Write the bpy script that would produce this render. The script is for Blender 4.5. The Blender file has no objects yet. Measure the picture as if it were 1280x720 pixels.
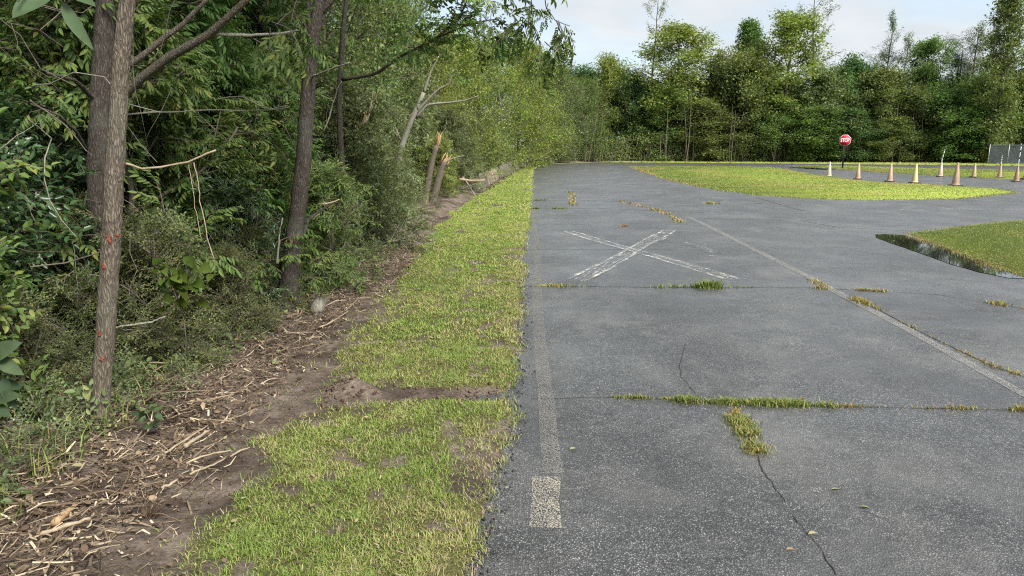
import bpy, math, random
import numpy as np
from mathutils import Vector, Matrix

# ------------------------------------------------------------------ camera, sky, sun, exposure
S = bpy.context.scene
COL = S.collection
CAM_H, PITCH, FPX = 1.6, math.radians(11.4), 880.0
cam_d = bpy.data.cameras.new('camera'); cam = bpy.data.objects.new('camera', cam_d); COL.objects.link(cam)
cam.location = (0, 0, CAM_H); cam.rotation_euler = (math.radians(90) - PITCH, 0, 0)
cam_d.sensor_width = 36.0; cam_d.lens = 36.0 * FPX / 1280.0; cam_d.clip_start = 0.05; cam_d.clip_end = 3000
S.camera = cam

SUN_EL, SUN_AZ = math.radians(43), math.radians(140)     # azimuth from +Y towards +X: high, behind the right shoulder
world = bpy.data.worlds.new('World'); S.world = world; world.use_nodes = True
wn = world.node_tree.nodes; wl = world.node_tree.links
for n in list(wn): wn.remove(n)
wout = wn.new('ShaderNodeOutputWorld'); bg = wn.new('ShaderNodeBackground'); bg.inputs['Strength'].default_value = 0.05
sky = wn.new('ShaderNodeTexSky'); sky.sky_type = 'NISHITA'; sky.sun_disc = False
sky.sun_elevation = SUN_EL; sky.sun_rotation = SUN_AZ; sky.air_density = 1.0; sky.dust_density = 1.6; sky.ozone_density = 1.2
tc = wn.new('ShaderNodeTexCoord'); sep = wn.new('ShaderNodeSeparateXYZ'); wl.new(tc.outputs['Generated'], sep.inputs[0])
def wmath(op, a, b):
    m = wn.new('ShaderNodeMath'); m.operation = op
    for i, q in enumerate((a, b)):
        if isinstance(q, (int, float)): m.inputs[i].default_value = q
        else: wl.new(q, m.inputs[i])
    return m.outputs[0]
zc = wmath('ADD', wmath('MAXIMUM', sep.outputs['Z'], 0.0), 0.16)
comb = wn.new('ShaderNodeCombineXYZ')
wl.new(wmath('DIVIDE', sep.outputs['X'], zc), comb.inputs[0]); wl.new(wmath('DIVIDE', sep.outputs['Y'], zc), comb.inputs[1])
comb.inputs[2].default_value = 3.7
cn = wn.new('ShaderNodeTexNoise'); cn.inputs['Scale'].default_value = 1.15; cn.inputs['Detail'].default_value = 7; cn.inputs['Roughness'].default_value = 0.52; cn.inputs['Distortion'].default_value = 0.25
wl.new(comb.outputs[0], cn.inputs['Vector'])
cr = wn.new('ShaderNodeValToRGB'); cr.color_ramp.elements[0].position = 0.40; cr.color_ramp.elements[1].position = 0.56
cr.color_ramp.elements[0].color = (.6, .6, .6, 1); cr.color_ramp.elements[1].color = (1, 1, 1, 1)
wl.new(cn.outputs['Fac'], cr.inputs['Fac'])
cn2 = wn.new('ShaderNodeTexNoise'); cn2.inputs['Scale'].default_value = 2.3; cn2.inputs['Detail'].default_value = 5
wl.new(comb.outputs[0], cn2.inputs['Vector'])
cr2 = wn.new('ShaderNodeValToRGB'); cr2.color_ramp.elements[0].position = 0.3; cr2.color_ramp.elements[1].position = 0.7
cr2.color_ramp.elements[0].color = (2.6, 2.9, 3.14, 1); cr2.color_ramp.elements[1].color = (3.25, 3.39, 3.5, 1)
wl.new(cn2.outputs['Fac'], cr2.inputs['Fac'])
mixs = wn.new('ShaderNodeMix'); mixs.data_type = 'RGBA'
wl.new(cr.outputs['Color'], mixs.inputs[0]); wl.new(sky.outputs[0], mixs.inputs[6]); wl.new(cr2.outputs['Color'], mixs.inputs[7])
wl.new(mixs.outputs[2], bg.inputs['Color']); wl.new(bg.outputs[0], wout.inputs['Surface'])

sun_d = bpy.data.lights.new('sun', 'SUN'); sun_d.energy = 1.5; sun_d.angle = math.radians(20); sun_d.color = (1, .965, .915)
sun = bpy.data.objects.new('sun', sun_d); COL.objects.link(sun)
sdir = Vector((math.sin(SUN_AZ) * math.cos(SUN_EL), math.cos(SUN_AZ) * math.cos(SUN_EL), math.sin(SUN_EL)))
sun.rotation_euler = sdir.to_track_quat('Z', 'Y').to_euler(); sun.location = (10, -10, 30)
S.view_settings.view_transform = 'Standard'; S.view_settings.look = 'None'
S.view_settings.exposure = 2.4; S.view_settings.gamma = 1.0; S.view_settings.use_curve_mapping = False
S.render.engine = 'CYCLES'
cy = S.cycles
cy.max_bounces = 6; cy.diffuse_bounces = 3; cy.glossy_bounces = 3; cy.transmission_bounces = 4; cy.transparent_max_bounces = 8
cy.caustics_reflective = False; cy.caustics_refractive = False
cy.use_denoising = False; cy.filter_width = 1.15

# ------------------------------------------------------------------ helpers
R0 = np.random.default_rng(11)
def ray(px, py):
    u = (px - 640) / FPX; v = (360 - py) / FPX
    return u, math.cos(PITCH) + v * math.sin(PITCH), -math.sin(PITCH) + v * math.cos(PITCH)
def gnd(px, py, z=0.0):                       # the spot on the ground a survey of the photograph puts there
    u, dy, dz = ray(px, py); t = -(CAM_H - z) / dz
    return np.array((u * t, dy * t, z))
def at(px, py, Y):                            # the same at a known distance Y
    u, dy, dz = ray(px, py); t = Y / dy
    return np.array((u * t, Y, CAM_H + dz * t))

def vnoise(x, y, s=0):
    x = np.asarray(x, float); y = np.asarray(y, float)
    xi = np.floor(x); yi = np.floor(y); fx = x - xi; fy = y - yi
    fx = fx * fx * (3 - 2 * fx); fy = fy * fy * (3 - 2 * fy)
    def h(a, b):
        q = np.sin(a * 127.1 + b * 311.7 + s * 74.7) * 43758.5453
        return q - np.floor(q)
    return (h(xi, yi) * (1 - fx) + h(xi + 1, yi) * fx) * (1 - fy) + (h(xi, yi + 1) * (1 - fx) + h(xi + 1, yi + 1) * fx) * fy
def fbm(x, y, s=0, o=4):
    a, t, n = 0.5, 0.0, 0.0
    for i in range(o):
        t = t + a * vnoise(x * 2 ** i, y * 2 ** i, s + i); n += a; a *= .5
    return t / n
def sstep(a, b, x):
    t = np.clip((x - a) / (b - a), 0, 1); return t * t * (3 - 2 * t)

class Geo:
    def __init__(s): s.V = []; s.F = []; s.n = 0
    def add(s, V, F, mat=0, v=0.5):
        V = np.asarray(V, float).reshape(-1, 3); F = np.asarray(F, int)
        if F.size == 0: return
        s.V.append(V); s.F.append((F + s.n, mat, np.broadcast_to(np.asarray(v, float), (len(F),)))); s.n += len(V)
    def inst(s, T, R, P, sc=None, dv=None):
        N = len(P)
        if N == 0: return
        V0 = T.V[0] if len(T.V) == 1 else np.concatenate(T.V); k = len(V0)
        if sc is None: sc = np.ones(N)
        V = np.einsum('nij,vj->nvi', R * np.asarray(sc)[:, None, None], V0) + P[:, None, :]
        base = s.n; s.V.append(V.reshape(-1, 3)); s.n += N * k
        off = (np.arange(N) * k + base)[:, None, None]
        if dv is None: dv = np.zeros(N)
        for F, m, v in T.F:
            s.F.append(((F[None] + off).reshape(-1, F.shape[1]), m, np.clip(v[None] + dv[:, None], 0, 1).reshape(-1)))
    def tube(s, P, r, k=6, mat=0, v=0.5, wob=0.0, cap=True, rng=None):
        P = np.asarray(P, float); n = len(P); r = np.broadcast_to(np.asarray(r, float), (n,))
        T = np.gradient(P, axis=0); T /= np.linalg.norm(T, axis=1)[:, None] + 1e-9
        a = np.array((0, 0, 1.)) if abs(T[0][2]) < .9 else np.array((1., 0, 0))
        V = []
        x = np.cross(a, T[0]); x /= np.linalg.norm(x)
        ang = np.arange(k) * 2 * math.pi / k
        for i in range(n):
            x = x - T[i] * x.dot(T[i]); x /= np.linalg.norm(x) + 1e-9; y = np.cross(T[i], x)
            rr = r[i] * (1 + (wob * (rng.random(k) - .5) if wob else 0))
            V.append(P[i] + (np.cos(ang) * rr)[:, None] * x + (np.sin(ang) * rr)[:, None] * y)
        V = np.concatenate(V)
        i0 = (np.arange(n - 1) * k)[:, None]; j = np.arange(k)[None]; j1 = (j + 1) % k
        F = np.stack([i0 + j, i0 + j1, i0 + k + j1, i0 + k + j], -1).reshape(-1, 4)
        b = s.n; s.add(V, F, mat, v)
        if cap:
            s.F.append((np.array([list(range(b + (n - 1) * k, b + n * k))]), mat, np.array([v])))
            s.F.append((np.array([list(range(b + k - 1, b - 1, -1))]), mat, np.array([v])))
    def box(s, c, d, mat=0, v=.5, R=None):
        q = np.array([[x, y, z] for x in (-.5, .5) for y in (-.5, .5) for z in (-.5, .5)]) * np.asarray(d, float)
        if R is not None: q = q @ np.asarray(R).T
        s.add(q + np.asarray(c, float), [[0, 1, 3, 2], [4, 6, 7, 5], [0, 4, 5, 1], [2, 3, 7, 6], [0, 2, 6, 4], [1, 5, 7, 3]], mat, v)
    def mesh(s, name, mats, smooth=False):
        me = bpy.data.meshes.new(name)
        V = np.concatenate(s.V); me.vertices.add(len(V)); me.vertices.foreach_set('co', V.astype(np.float32).ravel())
        L = np.concatenate([f.ravel() for f, _, _ in s.F]); tot = np.concatenate([np.full(len(f), f.shape[1]) for f, _, _ in s.F])
        mi = np.concatenate([np.full(len(f), m) for f, m, _ in s.F]); vv = np.concatenate([v for _, _, v in s.F])
        me.loops.add(len(L)); me.loops.foreach_set('vertex_index', L.astype(np.int32))
        me.polygons.add(len(tot)); me.polygons.foreach_set('loop_start', np.concatenate([[0], np.cumsum(tot)[:-1]]).astype(np.int32))
        me.polygons.foreach_set('material_index', mi.astype(np.int32))
        if smooth: me.polygons.foreach_set('use_smooth', np.ones(len(tot), bool))
        a = me.attributes.new('v', 'FLOAT', 'FACE'); a.data.foreach_set('value', vv.astype(np.float32))
        for m in (mats if isinstance(mats, (list, tuple)) else [mats]): me.materials.append(m)
        me.update(calc_edges=True)
        return me
    def obj(s, name, mats, parent=None, smooth=False):
        return mkobj(name, s.mesh(name, mats, smooth), parent)

def mkobj(name, me, parent=None):
    o = bpy.data.objects.new(name, me); COL.objects.link(o)
    if parent is not None: o.parent = parent
    return o
def tag(o, label=None, cat=None, group=None, kind=None):
    if label: o['label'] = label
    if cat: o['category'] = cat
    if group: o['group'] = group
    if kind: o['kind'] = kind
    return o
def thing(name, label, cat, loc=(0, 0, 0), rz=0.0, group=None):
    o = bpy.data.objects.new(name, None); COL.objects.link(o); o.empty_display_size = .2
    o.location = tuple(float(q) for q in loc); o.rotation_euler = (0, 0, rz)
    return tag(o, label, cat, group)
def recolour(o, slot, m):
    o.material_slots[slot].link = 'OBJECT'; o.material_slots[slot].material = m

# ------------------------------------------------------------------ materials
class NT:
    def __init__(s, name):
        s.m = bpy.data.materials.new(name); s.m.use_nodes = True; s.t = s.m.node_tree; s.n = s.t.nodes; s.l = s.t.links
        for q in list(s.n): s.n.remove(q)
        s.out = s.n.new('ShaderNodeOutputMaterial')
    def _in(s, sock, v):
        if isinstance(v, bpy.types.NodeSocket): s.l.new(v, sock)
        elif isinstance(v, (tuple, list)): sock.default_value = tuple(v) if len(v) != 3 or sock.type != 'RGBA' else (*v, 1)
        else: sock.default_value = v
    def node(s, typ, props=None, **ins):
        n = s.n.new(typ)
        for k, v in (props or {}).items(): setattr(n, k, v)
        for k, v in ins.items(): s._in(n.inputs[k.replace('_', ' ')], v)
        return n
    def math(s, op, a, b=0.0, clamp=False):
        n = s.n.new('ShaderNodeMath'); n.operation = op; n.use_clamp = clamp
        s._in(n.inputs[0], a); s._in(n.inputs[1], b); return n.outputs[0]
    def mix(s, f, a, b, blend='MIX'):
        n = s.n.new('ShaderNodeMix'); n.data_type = 'RGBA'; n.blend_type = blend
        s._in(n.inputs[0], f); s._in(n.inputs[6], a); s._in(n.inputs[7], b); return n.outputs[2]
    def ramp(s, f, stops):
        n = s.n.new('ShaderNodeValToRGB'); e = n.color_ramp.elements
        while len(e) < len(stops): e.new(.5)
        for q, (p, c) in zip(e, stops):
            q.position = p; q.color = (c, c, c, 1) if isinstance(c, (int, float)) else (*c, 1)
        s._in(n.inputs[0], f); return n.outputs[0]
    def coord(s, scale=(1, 1, 1), kind='Object'):
        t = s.n.new('ShaderNodeTexCoord'); m = s.n.new('ShaderNodeMapping'); m.inputs['Scale'].default_value = scale
        s.l.new(t.outputs[kind], m.inputs[0]); return m.outputs[0]
    def noise(s, vec, scale, detail=4, rough=.55, dist=0.0):
        n = s.node('ShaderNodeTexNoise', Vector=vec, Scale=scale, Detail=detail, Roughness=rough, Distortion=dist); return n.outputs['Fac']
    def voro(s, vec, scale, feature='F1'):
        return s.node('ShaderNodeTexVoronoi', {'feature': feature}, Vector=vec, Scale=scale)
    def attr(s, name):
        return s.node('ShaderNodeAttribute', {'attribute_name': name}).outputs['Fac']
    def bump(s, h, strength=.5, dist=.01):
        return s.node('ShaderNodeBump', Height=h, Strength=strength, Distance=dist).outputs[0]
    def bsdf(s, base, rough=.7, normal=None, spec=.35, metal=0.0):
        b = s.n.new('ShaderNodeBsdfPrincipled'); s._in(b.inputs['Base Color'], base); s._in(b.inputs['Roughness'], rough)
        s._in(b.inputs['Specular IOR Level'], spec); s._in(b.inputs['Metallic'], metal)
        if normal is not None: s.l.new(normal, b.inputs['Normal'])
        return b
    def done(s, sh): s.l.new(sh, s.out.inputs['Surface']); return s.m

def leafmat(name, stops, rough=.5, trans=.38, var=.25, spec=.3, clump=1.2):
    q = NT(name); v = q.attr('v'); c = q.ramp(v, stops)
    oi = q.n.new('ShaderNodeObjectInfo')
    n = q.noise(q.coord(), clump, 3)
    hsv = q.node('ShaderNodeHueSaturation', Color=c)
    q.l.new(q.math('ADD', q.math('MULTIPLY', q.math('SUBTRACT', n, .5), .05), q.math('ADD', q.math('MULTIPLY', oi.outputs['Random'], .02), .494)), hsv.inputs['Hue'])
    q.l.new(q.math('ADD', q.math('MULTIPLY', q.math('SUBTRACT', n, .5), var * 4), q.math('ADD', q.math('MULTIPLY', oi.outputs['Random'], var), 1 - var / 2)), hsv.inputs['Value'])
    b = q.bsdf(hsv.outputs[0], rough, spec=spec)
    t = q.n.new('ShaderNodeBsdfTranslucent'); q.l.new(q.mix(1.0, hsv.outputs[0], (1.15, 1.25, .75), 'MULTIPLY'), t.inputs['Color'])
    ms = q.n.new('ShaderNodeMixShader'); ms.inputs[0].default_value = trans
    q.l.new(b.outputs[0], ms.inputs[1]); q.l.new(t.outputs[0], ms.inputs[2])
    return q.done(ms.outputs[0])
M = {}
def L4(a, b, c, d=None): return [(0, a), (.5, b), (.93, c), (1, d or c)]
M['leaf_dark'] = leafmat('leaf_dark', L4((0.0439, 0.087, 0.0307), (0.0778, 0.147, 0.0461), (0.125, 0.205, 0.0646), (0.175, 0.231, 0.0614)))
M['leaf_mid'] = leafmat('leaf_mid', L4((0.0753, 0.128, 0.0377), (0.125, 0.198, 0.0511), (0.188, 0.256, 0.0672), (0.251, 0.268, 0.0672)))
M['leaf_yellow'] = leafmat('leaf_yellow', L4((0.128, 0.163, 0.035), (0.202, 0.251, 0.0485), (0.276, 0.315, 0.0738), (0.342, 0.305, 0.0804)))
M['leaf_bright'] = leafmat('leaf_bright', L4((0.0694, 0.142, 0.0364), (0.117, 0.217, 0.055), (0.16, 0.261, 0.0726)))
M['leaf_grey'] = leafmat('leaf_grey', L4((0.0878, 0.121, 0.0478), (0.138, 0.177, 0.0658), (0.207, 0.244, 0.1), (0.276, 0.268, 0.106)))
M['leaf_olive'] = leafmat('leaf_olive', L4((0.0936, 0.128, 0.0431), (0.157, 0.198, 0.0631), (0.233, 0.268, 0.0857), (0.301, 0.282, 0.0857)))
M['leaf_gloss'] = leafmat('leaf_gloss', L4((.03, .066, .024), (.052, .105, .036), (.085, .14, .05)), rough=.32, trans=.18, spec=.5)
M['leaf_pale'] = leafmat('leaf_pale', L4((0.039, 0.068, 0.0315), (0.065, 0.0986, 0.0455), (0.091, 0.129, 0.063)), rough=.4, trans=.25, clump=25)
M['leaf_lime'] = leafmat('leaf_lime', L4((0.0488, 0.0748, 0.0112), (0.0715, 0.102, 0.0168), (0.0975, 0.133, 0.0245)), rough=.4, trans=.35, clump=12)
M['leaf_pine'] = leafmat('leaf_pine', L4((0.0492, 0.0778, 0.0376), (0.0738, 0.107, 0.051), (0.111, 0.144, 0.0672)), trans=.1)
M['leaf_rust'] = leafmat('leaf_rust', L4((.12, .095, .035), (.17, .145, .05), (.2, .2, .06)))

def barkmat(name, c1, c2, c3, scale=1.0, depth=.012):
    q = NT(name); w = q.noise(q.coord((1, 1, .5)), 14, 3); co = q.node('ShaderNodeVectorMath', {'operation': 'ADD'}); q.l.new(q.coord((1, 1, .16)), co.inputs[0]); q.l.new(q.math('MULTIPLY', w, .035), co.inputs[1])
    n1 = q.voro(co.outputs[0], 95 * scale, 'DISTANCE_TO_EDGE').outputs['Distance']
    n2 = q.noise(q.coord((1, 1, .3)), 75 * scale, 7, .7); n3 = q.noise(q.coord(), 3.2, 4)
    h = q.math('ADD', q.math('MULTIPLY', q.math('MINIMUM', n1, .3), 1.1), n2)
    c = q.ramp(q.math('MULTIPLY', h, .85), [(.3, c1), (.58, c2), (.85, c3)])
    c = q.mix(q.ramp(n3, [(.5, 0.0), (.72, .5)]), c, (.13, .14, .11))
    return q.done(q.bsdf(c, .85, q.bump(h, .9, depth), .2).outputs[0])
M['bark'] = barkmat('bark', (.042, .034, .026), (.13, .107, .08), (.27, .235, .185))
M['bark_dark'] = barkmat('bark_dark', (.026, .021, .017), (.075, .063, .052), (.16, .138, .115))
M['bark_pale'] = barkmat('bark_pale', (.14, .13, .1), (.25, .24, .19), (.36, .345, .29), .6, .005)
M['bark_red'] = barkmat('bark_red', (.06, .035, .025), (.14, .085, .06), (.22, .15, .11), .7, .006)
M['twig'] = barkmat('twig', (.07, .055, .04), (.14, .115, .09), (.2, .175, .14), .6, .003)
def flat(name, c, rough=.7, n=8.0, amt=.35, spec=.3, metal=0.0, bump=.15, attr=False):
    q = NT(name); co = q.coord(); k = q.noise(co, n, 5)
    lo = tuple(x * (1 - amt) for x in c); hi = tuple(min(1, x * (1 + amt)) for x in c)
    b = q.ramp(q.attr('v') if attr else k, [(.1 if attr else .3, lo), (.9 if attr else .7, hi)])
    return q.done(q.bsdf(b, rough, q.bump(q.noise(co, n * 8, 4), bump, .004), spec, metal).outputs[0])
M['wood_raw'] = flat('wood_raw', (.34, .22, .12), .75, 30, .35)
M['wood_pale'] = flat('wood_pale', (.31, .245, .165), .8, 25, .3)
M['scar'] = flat('scar', (.2, .05, .022), .7, 60, .4)
def rampmat(name, stops, rough=.85, spec=.2):
    q = NT(name); return q.done(q.bsdf(q.ramp(q.attr('v'), stops), rough, None, spec).outputs[0])
M['litter'] = rampmat('litter', [(0, (.04, .03, .022)), (.4, (.115, .083, .056)), (.75, (.24, .18, .115)), (1, (.46, .38, .26))])
M['chip'] = rampmat('chip', [(0, (.06, .042, .03)), (.4, (.17, .115, .075)), (.75, (.32, .235, .155)), (1, (.48, .4, .3))])
M['deadleaf'] = rampmat('deadleaf', [(0, (.05, .034, .024)), (.5, (.13, .088, .055)), (.8, (.25, .185, .12)), (1, (.2, .22, .1))])
def grassmat(name, stops, trans=.3):
    q = NT(name); c = q.ramp(q.attr('v'), stops); b = q.bsdf(c, .5, None, .3)
    t = q.n.new('ShaderNodeBsdfTranslucent'); q.l.new(c, t.inputs[0]); ms = q.n.new('ShaderNodeMixShader'); ms.inputs[0].default_value = trans
    q.l.new(b.outputs[0], ms.inputs[1]); q.l.new(t.outputs[0], ms.inputs[2]); return q.done(ms.outputs[0])
M['grass'] = grassmat('grass', [(0, (.13, .22, .04)), (.35, (.22, .31, .06)), (.6, (.32, .36, .1)), (.8, (.44, .39, .18)), (1, (.45, .34, .21))])
M['grass_far'] = grassmat('grass_far', [(0, (.16, .24, .05)), (.4, (.24, .29, .065)), (.72, (.33, .325, .085)), (1, (.35, .26, .13))])
M['weed'] = grassmat('weed', [(0, (.1, .16, .03)), (.35, (.19, .24, .05)), (.65, (.33, .3, .1)), (.85, (.38, .26, .1)), (1, (.3, .12, .06))])
# ------------------------------------------------------------------ surfaces of the setting
def asphalt():
    q = NT('asphalt'); co = q.coord()
    v1 = q.voro(co, 128); v2 = q.voro(co, 60)
    cell = q.node('ShaderNodeSeparateColor', Color=v1.outputs['Color']).outputs[0]
    cell2 = q.node('ShaderNodeSeparateColor', Color=v2.outputs['Color']).outputs[0]
    big = q.noise(co, .55, 5, .6); mid = q.noise(co, 4.5, 4, .6)
    seam = q.noise(q.coord((.25, .9, 1)), 1.0, 5, .65)
    stone = q.ramp(cell, [(0, (.03, .0293, .0278)), (.4, (.103, .0985, .0915)), (.78, (.224, .216, .202)), (.97, (.34, .33, .31))])
    c = q.mix(q.math('MULTIPLY', cell2, .35), stone, (.09, .09, .093))
    c = q.mix(q.ramp(v1.outputs['Distance'], [(.2, 0.0), (.55, .92)]), c, (.018, .018, .018))
    grain = q.noise(co, 34, 6, .75); c = q.mix(1.0, c, q.ramp(grain, [(.3, .45), (.5, 1.02), (.7, 1.7)]), 'MULTIPLY')
    mott = q.noise(co, 7, 8, .8); c = q.mix(1.0, c, q.ramp(mott, [(.34, .68), (.5, 1.03), (.66, 1.4)]), 'MULTIPLY')
    tone = q.ramp(q.math('ADD', q.math('MULTIPLY', big, .65), q.math('MULTIPLY', mid, .35)), [(.3, .58), (.5, .98), (.7, 1.45)])
    c = q.mix(1.0, c, tone, 'MULTIPLY')
    c = q.mix(q.math('MULTIPLY', q.ramp(seam, [(.5, 0.0), (.75, 1.0)]), .15), c, (.15, .148, .145))
    dust = q.noise(co, .9, 6, .7, .6); c = q.mix(q.math('MULTIPLY', q.ramp(dust, [(.47, 0.0), (.66, 1.0)]), .38), c, (.2, .19, .175))
    stain = q.noise(q.coord((1, .4, 1)), .8, 5, .65, .4); c = q.mix(q.math('MULTIPLY', q.ramp(stain, [(.5, 0.0), (.64, 1.0)]), .6), c, (.045, .045, .046))
    wet = q.math('ADD', q.math('MULTIPLY', seam, .35), q.math('MULTIPLY', q.noise(co, .3, 5, .6), .65))
    rough = q.ramp(wet, [(.4, .6), (.5, .5), (.62, .32)])
    h = q.math('ADD', q.math('MULTIPLY', q.math('SUBTRACT', 1.0, v1.outputs['Distance']), .8), q.math('MULTIPLY', q.noise(co, 240, 2), .4))
    b = q.bsdf(c, rough, q.bump(h, .9, .007), .4)
    film = q.math('ADD', q.math('MULTIPLY', q.noise(q.coord((.35, 1, 1)), .7, 5, .65), .6), q.math('MULTIPLY', big, .4))
    q.l.new(q.ramp(film, [(.38, .65), (.62, 1.0)]), b.inputs['Coat Weight']); q.l.new(q.ramp(film, [(.38, .52), (.66, .3)]), b.inputs['Coat Roughness']); b.inputs['Coat IOR'].default_value = 1.48
    return q.done(b.outputs[0])
M['asphalt'] = asphalt()

def groundmat():
    q = NT('verge_ground'); co = q.coord(); g = q.attr('grass')
    n1 = q.noise(co, 9, 6, .65); n2 = q.noise(co, 55, 5, .6); n3 = q.noise(co, 2.2, 4)
    soil = q.ramp(q.math('ADD', q.math('MULTIPLY', n1, .6), q.math('MULTIPLY', n2, .4)), [(.32, (.055, .04, .03)), (.5, (.16, .126, .098)), (.68, (.29, .24, .195))])
    soil = q.mix(q.ramp(n3, [(.45, 0.0), (.62, .75)]), soil, (.05, .036, .027))
    turf = q.ramp(n2, [(.3, (.04, .035, .02)), (.5, (.1, .1, .034)), (.7, (.2, .175, .075))])
    far = q.attr('far')
    turf = q.mix(far, turf, q.ramp(q.noise(co, 3.0, 6, .7), [(.3, (.13, .2, .03)), (.7, (.27, .3, .05))]))
    f = q.math('ADD', g, q.math('MULTIPLY', q.math('SUBTRACT', n2, .5), .9))
    c = q.mix(q.ramp(f, [(.4, 0.0), (.6, 1.0)]), soil, turf)
    h = q.math('ADD', n1, q.math('ADD', q.math('MULTIPLY', n2, .5), q.math('MULTIPLY', q.noise(co, 160, 4, .7), .35)))
    return q.done(q.bsdf(c, .95, q.bump(h, 1.0, .03), .15).outputs[0])
M['verge'] = groundmat()
def turfmat():
    q = NT('turf'); co = q.coord(); n1 = q.noise(co, .7, 4, .6); n2 = q.noise(co, 14, 5, .7)
    c = q.ramp(q.math('ADD', q.math('MULTIPLY', n1, .3), q.math('MULTIPLY', n2, .7)), [(.3, (.17, .24, .045)), (.5, (.25, .3, .055)), (.65, (.35, .35, .04)), (.78, (.38, .3, .08))])
    return q.done(q.bsdf(c, .9, q.bump(n2, .4, .025), .2).outputs[0])
M['turf'] = turfmat()
M['forest_floor'] = flat('forest_floor', (.07, .05, .032), .95, 6, .5)

# boundaries surveyed from the photograph: X as a function of Y
def curve(pts):
    ys = np.array([p[0] for p in pts]); xs = np.array([p[1] for p in pts]); return lambda y: np.interp(y, ys, xs)
EDGE0 = curve([(-6, -.45), (0, -.24), (2.4, -.15), (3.3, -.1), (4.0, 0), (5.6, .03), (9, .17), (18.6, .5), (30.6, .92), (49.5, 1.5), (57, 2.3), (65, 3.9), (70, 7.5), (75, 12)])
def EDGE(y): return EDGE0(y) + (fbm(y * 3.1, y * 0 + 3.3, 5, 4) - .5) * .16 + (vnoise(y * .8, y * 0, 9) - .5) * .07
GL0 = curve([(-6, -1.3), (2.4, -1.2), (4.3, -1.18), (5.4, -1.22), (10, -1.42), (17, -1.42), (23, -1.15), (32, -.55), (53, .65), (66, 3.6), (75, 12)])
FE = curve([(-6, -2.1), (2.4, -1.95), (6, -1.95), (10, -1.75), (18, -1.75), (24, -1.4), (32, -.95), (53, .25), (66, 3.0), (75, 9.5)])

def scrape(x, y): return np.exp(-((y - 4.33 - .12 * (x + .6) - .03 * np.sin(x * 7)) / .13) ** 2) * sstep(-1.32, -1.15, x) * (1 - sstep(-.12, .0, x))
def bare(x, y):   # 1 where the turf is gone
    patch = np.maximum(sstep(.62, .74, fbm(x * 2.1 + 7, y * 1.6, 21, 4)) * .7, sstep(.6, .74, fbm(x * 8, y * 7, 23, 3)) * .8)
    path = 1 - sstep(-.16, .12, x - GL0(y) + (fbm(x * 4, y * 2.5, 31, 3) - .5) * .5)
    lip = 1 - sstep(-.03, .09, EDGE(y) - x - .02 + (fbm(x * 6, y * 6, 41, 3) - .5) * .16)
    mud = .8 * np.exp(-((x + .82 - .1 * np.sin(y)) / .2) ** 2) * sstep(.52, .64, fbm(x * 1.4, y * .45, 77, 3))
    return np.clip(np.maximum.reduce([patch, path, lip * .7, scrape(x, y) * 1.5, mud * .5]), 0, 1)
def HT(x, y):
    d = EDGE(y) - x
    h = .004 + .028 * sstep(0, .16, d) + (fbm(x * 5, y * 5, 3, 4) - .5) * .03 * sstep(0, .3, d)
    li = sstep(.05, .55, FE(y) + .35 - x)
    h = h + li * (.05 + .16 * (fbm(x * 2.3, y * 2.3, 8, 4) - .3)) - .02 * np.exp(-((x - GL0(y) + .18) / .2) ** 2)
    m = np.exp(-(((x + 1.05) / .17) ** 2 + ((y - 4.33) / .1) ** 2))
    return h + m * .1 - scrape(x, y) * .03 * sstep(-.95, -.7, x)

ys = np.concatenate([np.arange(-4, 1.5, .4), np.arange(1.5, 7, .035), np.arange(7, 14, .09), np.arange(14, 30, .3), np.arange(30, 75, 1.0)])
ds = np.concatenate([np.arange(0, 2.6, .035), np.arange(2.6, 5, .15), [5.5, 6.5, 8, 11, 15, 22, 32, 45]])
Yg, Dg = np.meshgrid(ys, ds, indexing='ij'); Xg = EDGE(Yg) - Dg; Zg = HT(Xg, Yg); Zg[:, 0] = -.012
nY, nD = Yg.shape; idx = np.arange(nY * nD).reshape(nY, nD)
G = Geo(); G.add(np.stack([Xg, Yg, Zg], -1).reshape(-1, 3), np.stack([idx[:-1, :-1], idx[1:, :-1], idx[1:, 1:], idx[:-1, 1:]], -1).reshape(-1, 4))
verge = G.obj('verge', M['verge'], smooth=True); tag(verge, 'earth and turf bank running along the pavement into the woods', kind='structure')
a = verge.data.attributes.new('grass', 'FLOAT', 'POINT'); gm = 1 - bare(Xg, Yg); a.data.foreach_set('value', gm.reshape(-1).astype(np.float32))
a = verge.data.attributes.new('far', 'FLOAT', 'POINT'); a.data.foreach_set('value', sstep(6, 16, Yg).reshape(-1).astype(np.float32))

G = Geo(); G.add([(-600, -300, -.06), (700, -300, -.06), (700, 900, -.06), (-600, 900, -.06)], [[0, 1, 2, 3]])
tag(G.obj('ground', M['forest_floor']), 'brown earth reaching under the woods', kind='structure')

# road: one paved sheet; turf islands and the far verge lie on it
def sheet(poly, z): return [(float(p[0]), float(p[1]), z) for p in poly]
ry = np.concatenate([np.arange(-4, 70, 1.0)])
left = [(float(EDGE0(y)) - .45, y) for y in ry] + [(6, 71), (10, 73.4), (20, 70.4), (43, 66.9), (90, 60), (90, -4)]
G = Geo(); G.add(sheet(left, 0), [list(range(len(left)))[::-1]]); road = G.obj('road', M['asphalt'])
tag(road, 'worn wet grey asphalt track sweeping away to the woods', kind='structure')

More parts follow.
